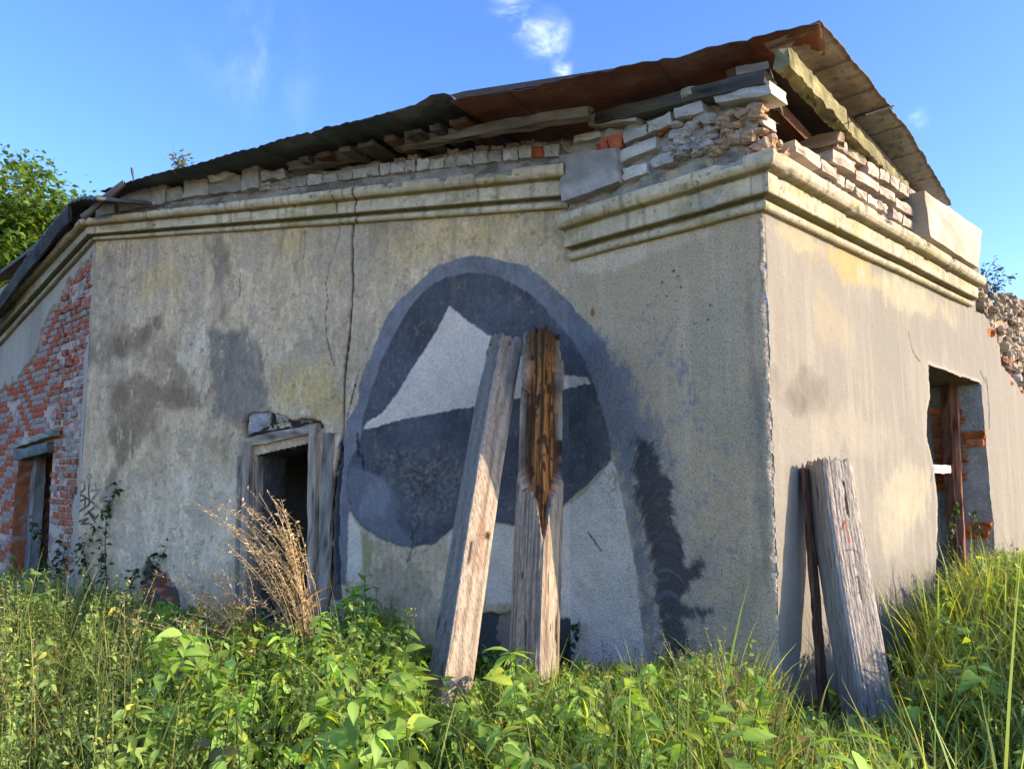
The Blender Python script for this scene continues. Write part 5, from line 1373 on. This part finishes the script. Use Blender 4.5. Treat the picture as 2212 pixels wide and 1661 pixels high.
# --- upright grass tufts at the foot of the roughcast wall
def tuft(u, Y, vt, n, seed, label, base=G_LITE, spread=.05, w=.016):
    r = np.random.default_rng(seed); x = g(u, Y); z0 = float(ground_z(x, Y)); h = EYE - (vt - HORIZON) * Y / 1680 - z0
    b = Bag(); a = r.uniform(0, 6.28, n); q = r.uniform(0, spread, n)
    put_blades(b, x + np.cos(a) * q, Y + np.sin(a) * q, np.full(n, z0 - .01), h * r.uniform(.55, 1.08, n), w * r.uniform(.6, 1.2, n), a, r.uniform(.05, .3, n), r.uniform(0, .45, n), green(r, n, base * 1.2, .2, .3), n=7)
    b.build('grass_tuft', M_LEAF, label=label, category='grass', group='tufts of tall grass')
tuft(1575, 4.9, 1345, 34, 1, 'tall bright grass tuft at the foot of the roughcast wall')
tuft(1390, 5.2, 1330, 9, 2, 'few thin upright grass blades in front of the white mural triangle', w=.008)
tuft(1990, 5.75, 1165, 22, 3, 'tall grass tuft beside the grey post at the right', spread=.2)
tuft(2085, 5.9, 1135, 26, 4, 'tall grass tuft under the right window', spread=.25)
tuft(1735, 4.6, 1400, 12, 6, 'thin grass tuft between the sunny corner and the grey post', w=.012)
tuft(780, 5.5, 1195, 8, 7, 'few arching grass blades before the doorway casing', w=.012, spread=.1)

# --- creeper on the long wall
def creeper(paths, wall, label, seed, nl):
    r = np.random.default_rng(seed); p0 = wp(wall, *paths[0][0]); root = empty('creeper', (p0[0], p0[1], 0), label=label, category='creeper', group='creepers on the wall')
    bs, bl = Bag(), Bag()
    for pa in paths:
        pts = np.array([wp(wall, u + r.normal(0, 2), v, .02) for u, v in pa]); d = np.linspace(0, 1, len(pts)); t = np.linspace(0, 1, len(pts) * 3)
        pts = np.stack([np.interp(t, d, pts[:, i]) for i in range(3)], -1)
        put_stem(bs, pts, .006, .002, [.07, .06, .03], 4)
        k = nl; tt = r.random(k) ** 1.3; loc = np.stack([np.interp(tt, t, pts[:, i]) for i in range(3)], -1) + np.append(wall.d, 0) * r.normal(0, .06, (k, 1)) * (1.2 - tt)[:, None] + np.append(wall.n, 0) * r.uniform(.0, .08, (k, 1)) + np.array([0, 0, 1]) * r.normal(0, .04, (k, 1))
        put_leaves(bl, SMALL, loc, r.uniform(0, 6.28, k), r.uniform(-1.2, .3, k), r.normal(0, .4, k), r.uniform(.035, .075, k), green(r, k, [.045, .085, .028], .3, .15), 1.3)
    bs.build('stem', M_LEAF, root); bl.build('foliage', M_LEAF, root)
creeper([[(232,1320),(228,1250),(226,1180),(232,1120),(246,1070),(256,1040)], [(215,1320),(190,1240),(180,1180),(215,1130)]], WA, 'thin green creeper climbing by the scrawled graffiti', 1, 130)
creeper([[(120,1340),(112,1250),(100,1170),(80,1120)], [(140,1340),(130,1230),(150,1160)]], WD, 'creeper at the foot of the brick wall by the left window', 2, 150)
creeper([[(290,1330),(285,1270),(300,1225)], [(330,1240),(345,1205),(362,1180)]], WA, 'small creeper beside the patch of bare brick low on the wall', 3, 45)
creeper([[(1218,1440),(1230,1390),(1250,1350)]], WB, 'small dark creeper beside the rotten beam', 4, 40)
creeper([[(2040,1260),(2050,1150),(2062,1090)], [(2110,1260),(2105,1150),(2090,1100)]], WC, 'green creeper climbing into the right window', 5, 70)

# --- little plants on roof and ruin
def sprig(name, base, h, n, size, base_col, seed, label, spread=.3, kids=5, cat='plant'):
    r = np.random.default_rng(seed); base = np.array(base); root = empty(name, base, label=label, category=cat)
    bs, bl = Bag(), Bag()
    for k in range(kids):
        a = r.uniform(0, 6.28); ln = spread * h * r.uniform(.2, 1); hh = h * r.uniform(.6, 1); t = np.linspace(0, 1, 6)
        pts = base + np.stack([math.cos(a) * ln * t ** 1.3, math.sin(a) * ln * t ** 1.3, hh * t], -1)
        put_stem(bs, pts, .006, .002, [.09, .07, .04], 4)
        tt = r.uniform(.2, 1, n); loc = np.stack([np.interp(tt, t, pts[:, i]) for i in range(3)], -1) + r.normal(0, .035, (n, 3))
        put_leaves(bl, SMALL, loc, r.uniform(0, 6.28, n), r.uniform(-.7, .7, n), r.normal(0, .5, n), size * r.uniform(.6, 1.3, n), green(r, n, base_col, .25, .2), 1.2)
    bs.build('stem', M_LEAF, root); bl.build('foliage', M_LEAF, root)
sprig('roof_plant', edge_pts(WE, [(372, 368)])[0] + np.append(-WE.n, 0) * .1, .27, 22, .045, [.24, .25, .08], 1, 'small yellowish plant growing on the dark roof edge', .35, 5)
plank('stick', edge_pts(WE, [(281, 392)])[0] + np.append(-WE.n, 0) * .05, edge_pts(WE, [(275, 360)])[0] + np.append(-WE.n, 0) * .05, .025, .015, np.array([1., 0, 0]), np.array([.12, .12, .14]), None, 97, 4, .003, label='short dark stick poking up at the left roof end', category='stick')
for i, (s, h) in enumerate(((6.1, .62), (6.9, .5))):
    sprig('shrub', WR.xyz(s, np.interp(s, *RTOP) - .05, -.25), h, 38, .055, [.06, .085, .055], 5 + i, ('dark twiggy shrub on the ruined wall beside the cornice end', 'second dark shrub on the ruined wall at the right edge')[i], .7, 9, 'shrub')

# ------------------------------------------------------------------ trees beyond the left wing
def tree(x, y, H, rad, crown_z, seed, base, label, nleaf=42000, leaf=.17):
    r = np.random.default_rng(seed); root = empty('tree', (x, y, 0), label=label, category='tree', group='trees behind the building')
    b = Bag(); t = np.linspace(0, 1, 8)
    put_stem(b, np.stack([x + .2 * np.sin(t * 3), y + 0 * t, H * .8 * t], -1), .22, .05, [.10, .08, .06], 8)
    ends = []
    for k in range(26):
        a = r.uniform(0, 6.28); z0 = H * r.uniform(.3, .75); L = rad * r.uniform(.6, 1.0) * (1.15 - .6 * abs(z0 / H - .45)); el = r.uniform(.15, .8)
        e = np.array([x + math.cos(a) * L * math.cos(el), y + math.sin(a) * L * math.cos(el), z0 + L * math.sin(el)])
        s = np.array([x, y, z0]); m = (s + e) / 2 + [0, 0, .2]
        put_stem(b, [s, m, e], .06, .015, [.10, .08, .06], 5); ends += [e, (m + e) / 2, m]
    b.build('trunk', M_LEAF_BARK, root)
    ends = np.array(ends)
    ncl = 130
    cl = []
    while len(cl) < ncl:
        p = r.uniform(-1, 1, 3)
        q = np.linalg.norm(p)
        if q < 1 and q > .35: cl.append(np.array([x, y, crown_z]) + p * np.array([rad, rad, H - crown_z]) * (1 + .12 * r.normal()))
    cl = np.concatenate([np.array(cl), ends])
    w = r.integers(0, len(cl), nleaf); sp = r.uniform(.22, .5, len(cl))[w]
    loc = cl[w] + r.normal(0, 1, (nleaf, 3)) * sp[:, None] * np.array([1, 1, .7])
    tone = r.uniform(.7, 1.35, len(cl))[w]
    b = Bag(); put_leaves(b, SMALL, loc, r.uniform(0, 6.28, nleaf), r.uniform(-.9, .5, nleaf), r.normal(0, .5, nleaf), leaf * r.uniform(.6, 1.3, nleaf), green(r, nleaf, base, .2, .15) * tone[:, None], 1.25)
    b.build('crown', M_LEAF, root)
M_LEAF_BARK = mat_col('bark', grain=(20, .3), bump=((20, .02),))
gt = lambda u, Y: (u - 1106) / 1680 * Y
for (u, Y, vtop, rad, seed, base, lab) in ((20, 19, 332, 3.1, 1, [.12, .19, .04], 'bushy green tree at the left edge behind the dark roof'), (150, 23, 352, 3.2, 2, [.13, .20, .045], 'slimmer green tree just left of the roof end')):
    H = EYE + (HORIZON - vtop) * Y / 1680
    tree(gt(u, Y), Y, H, rad, H * .58, seed, base, lab)
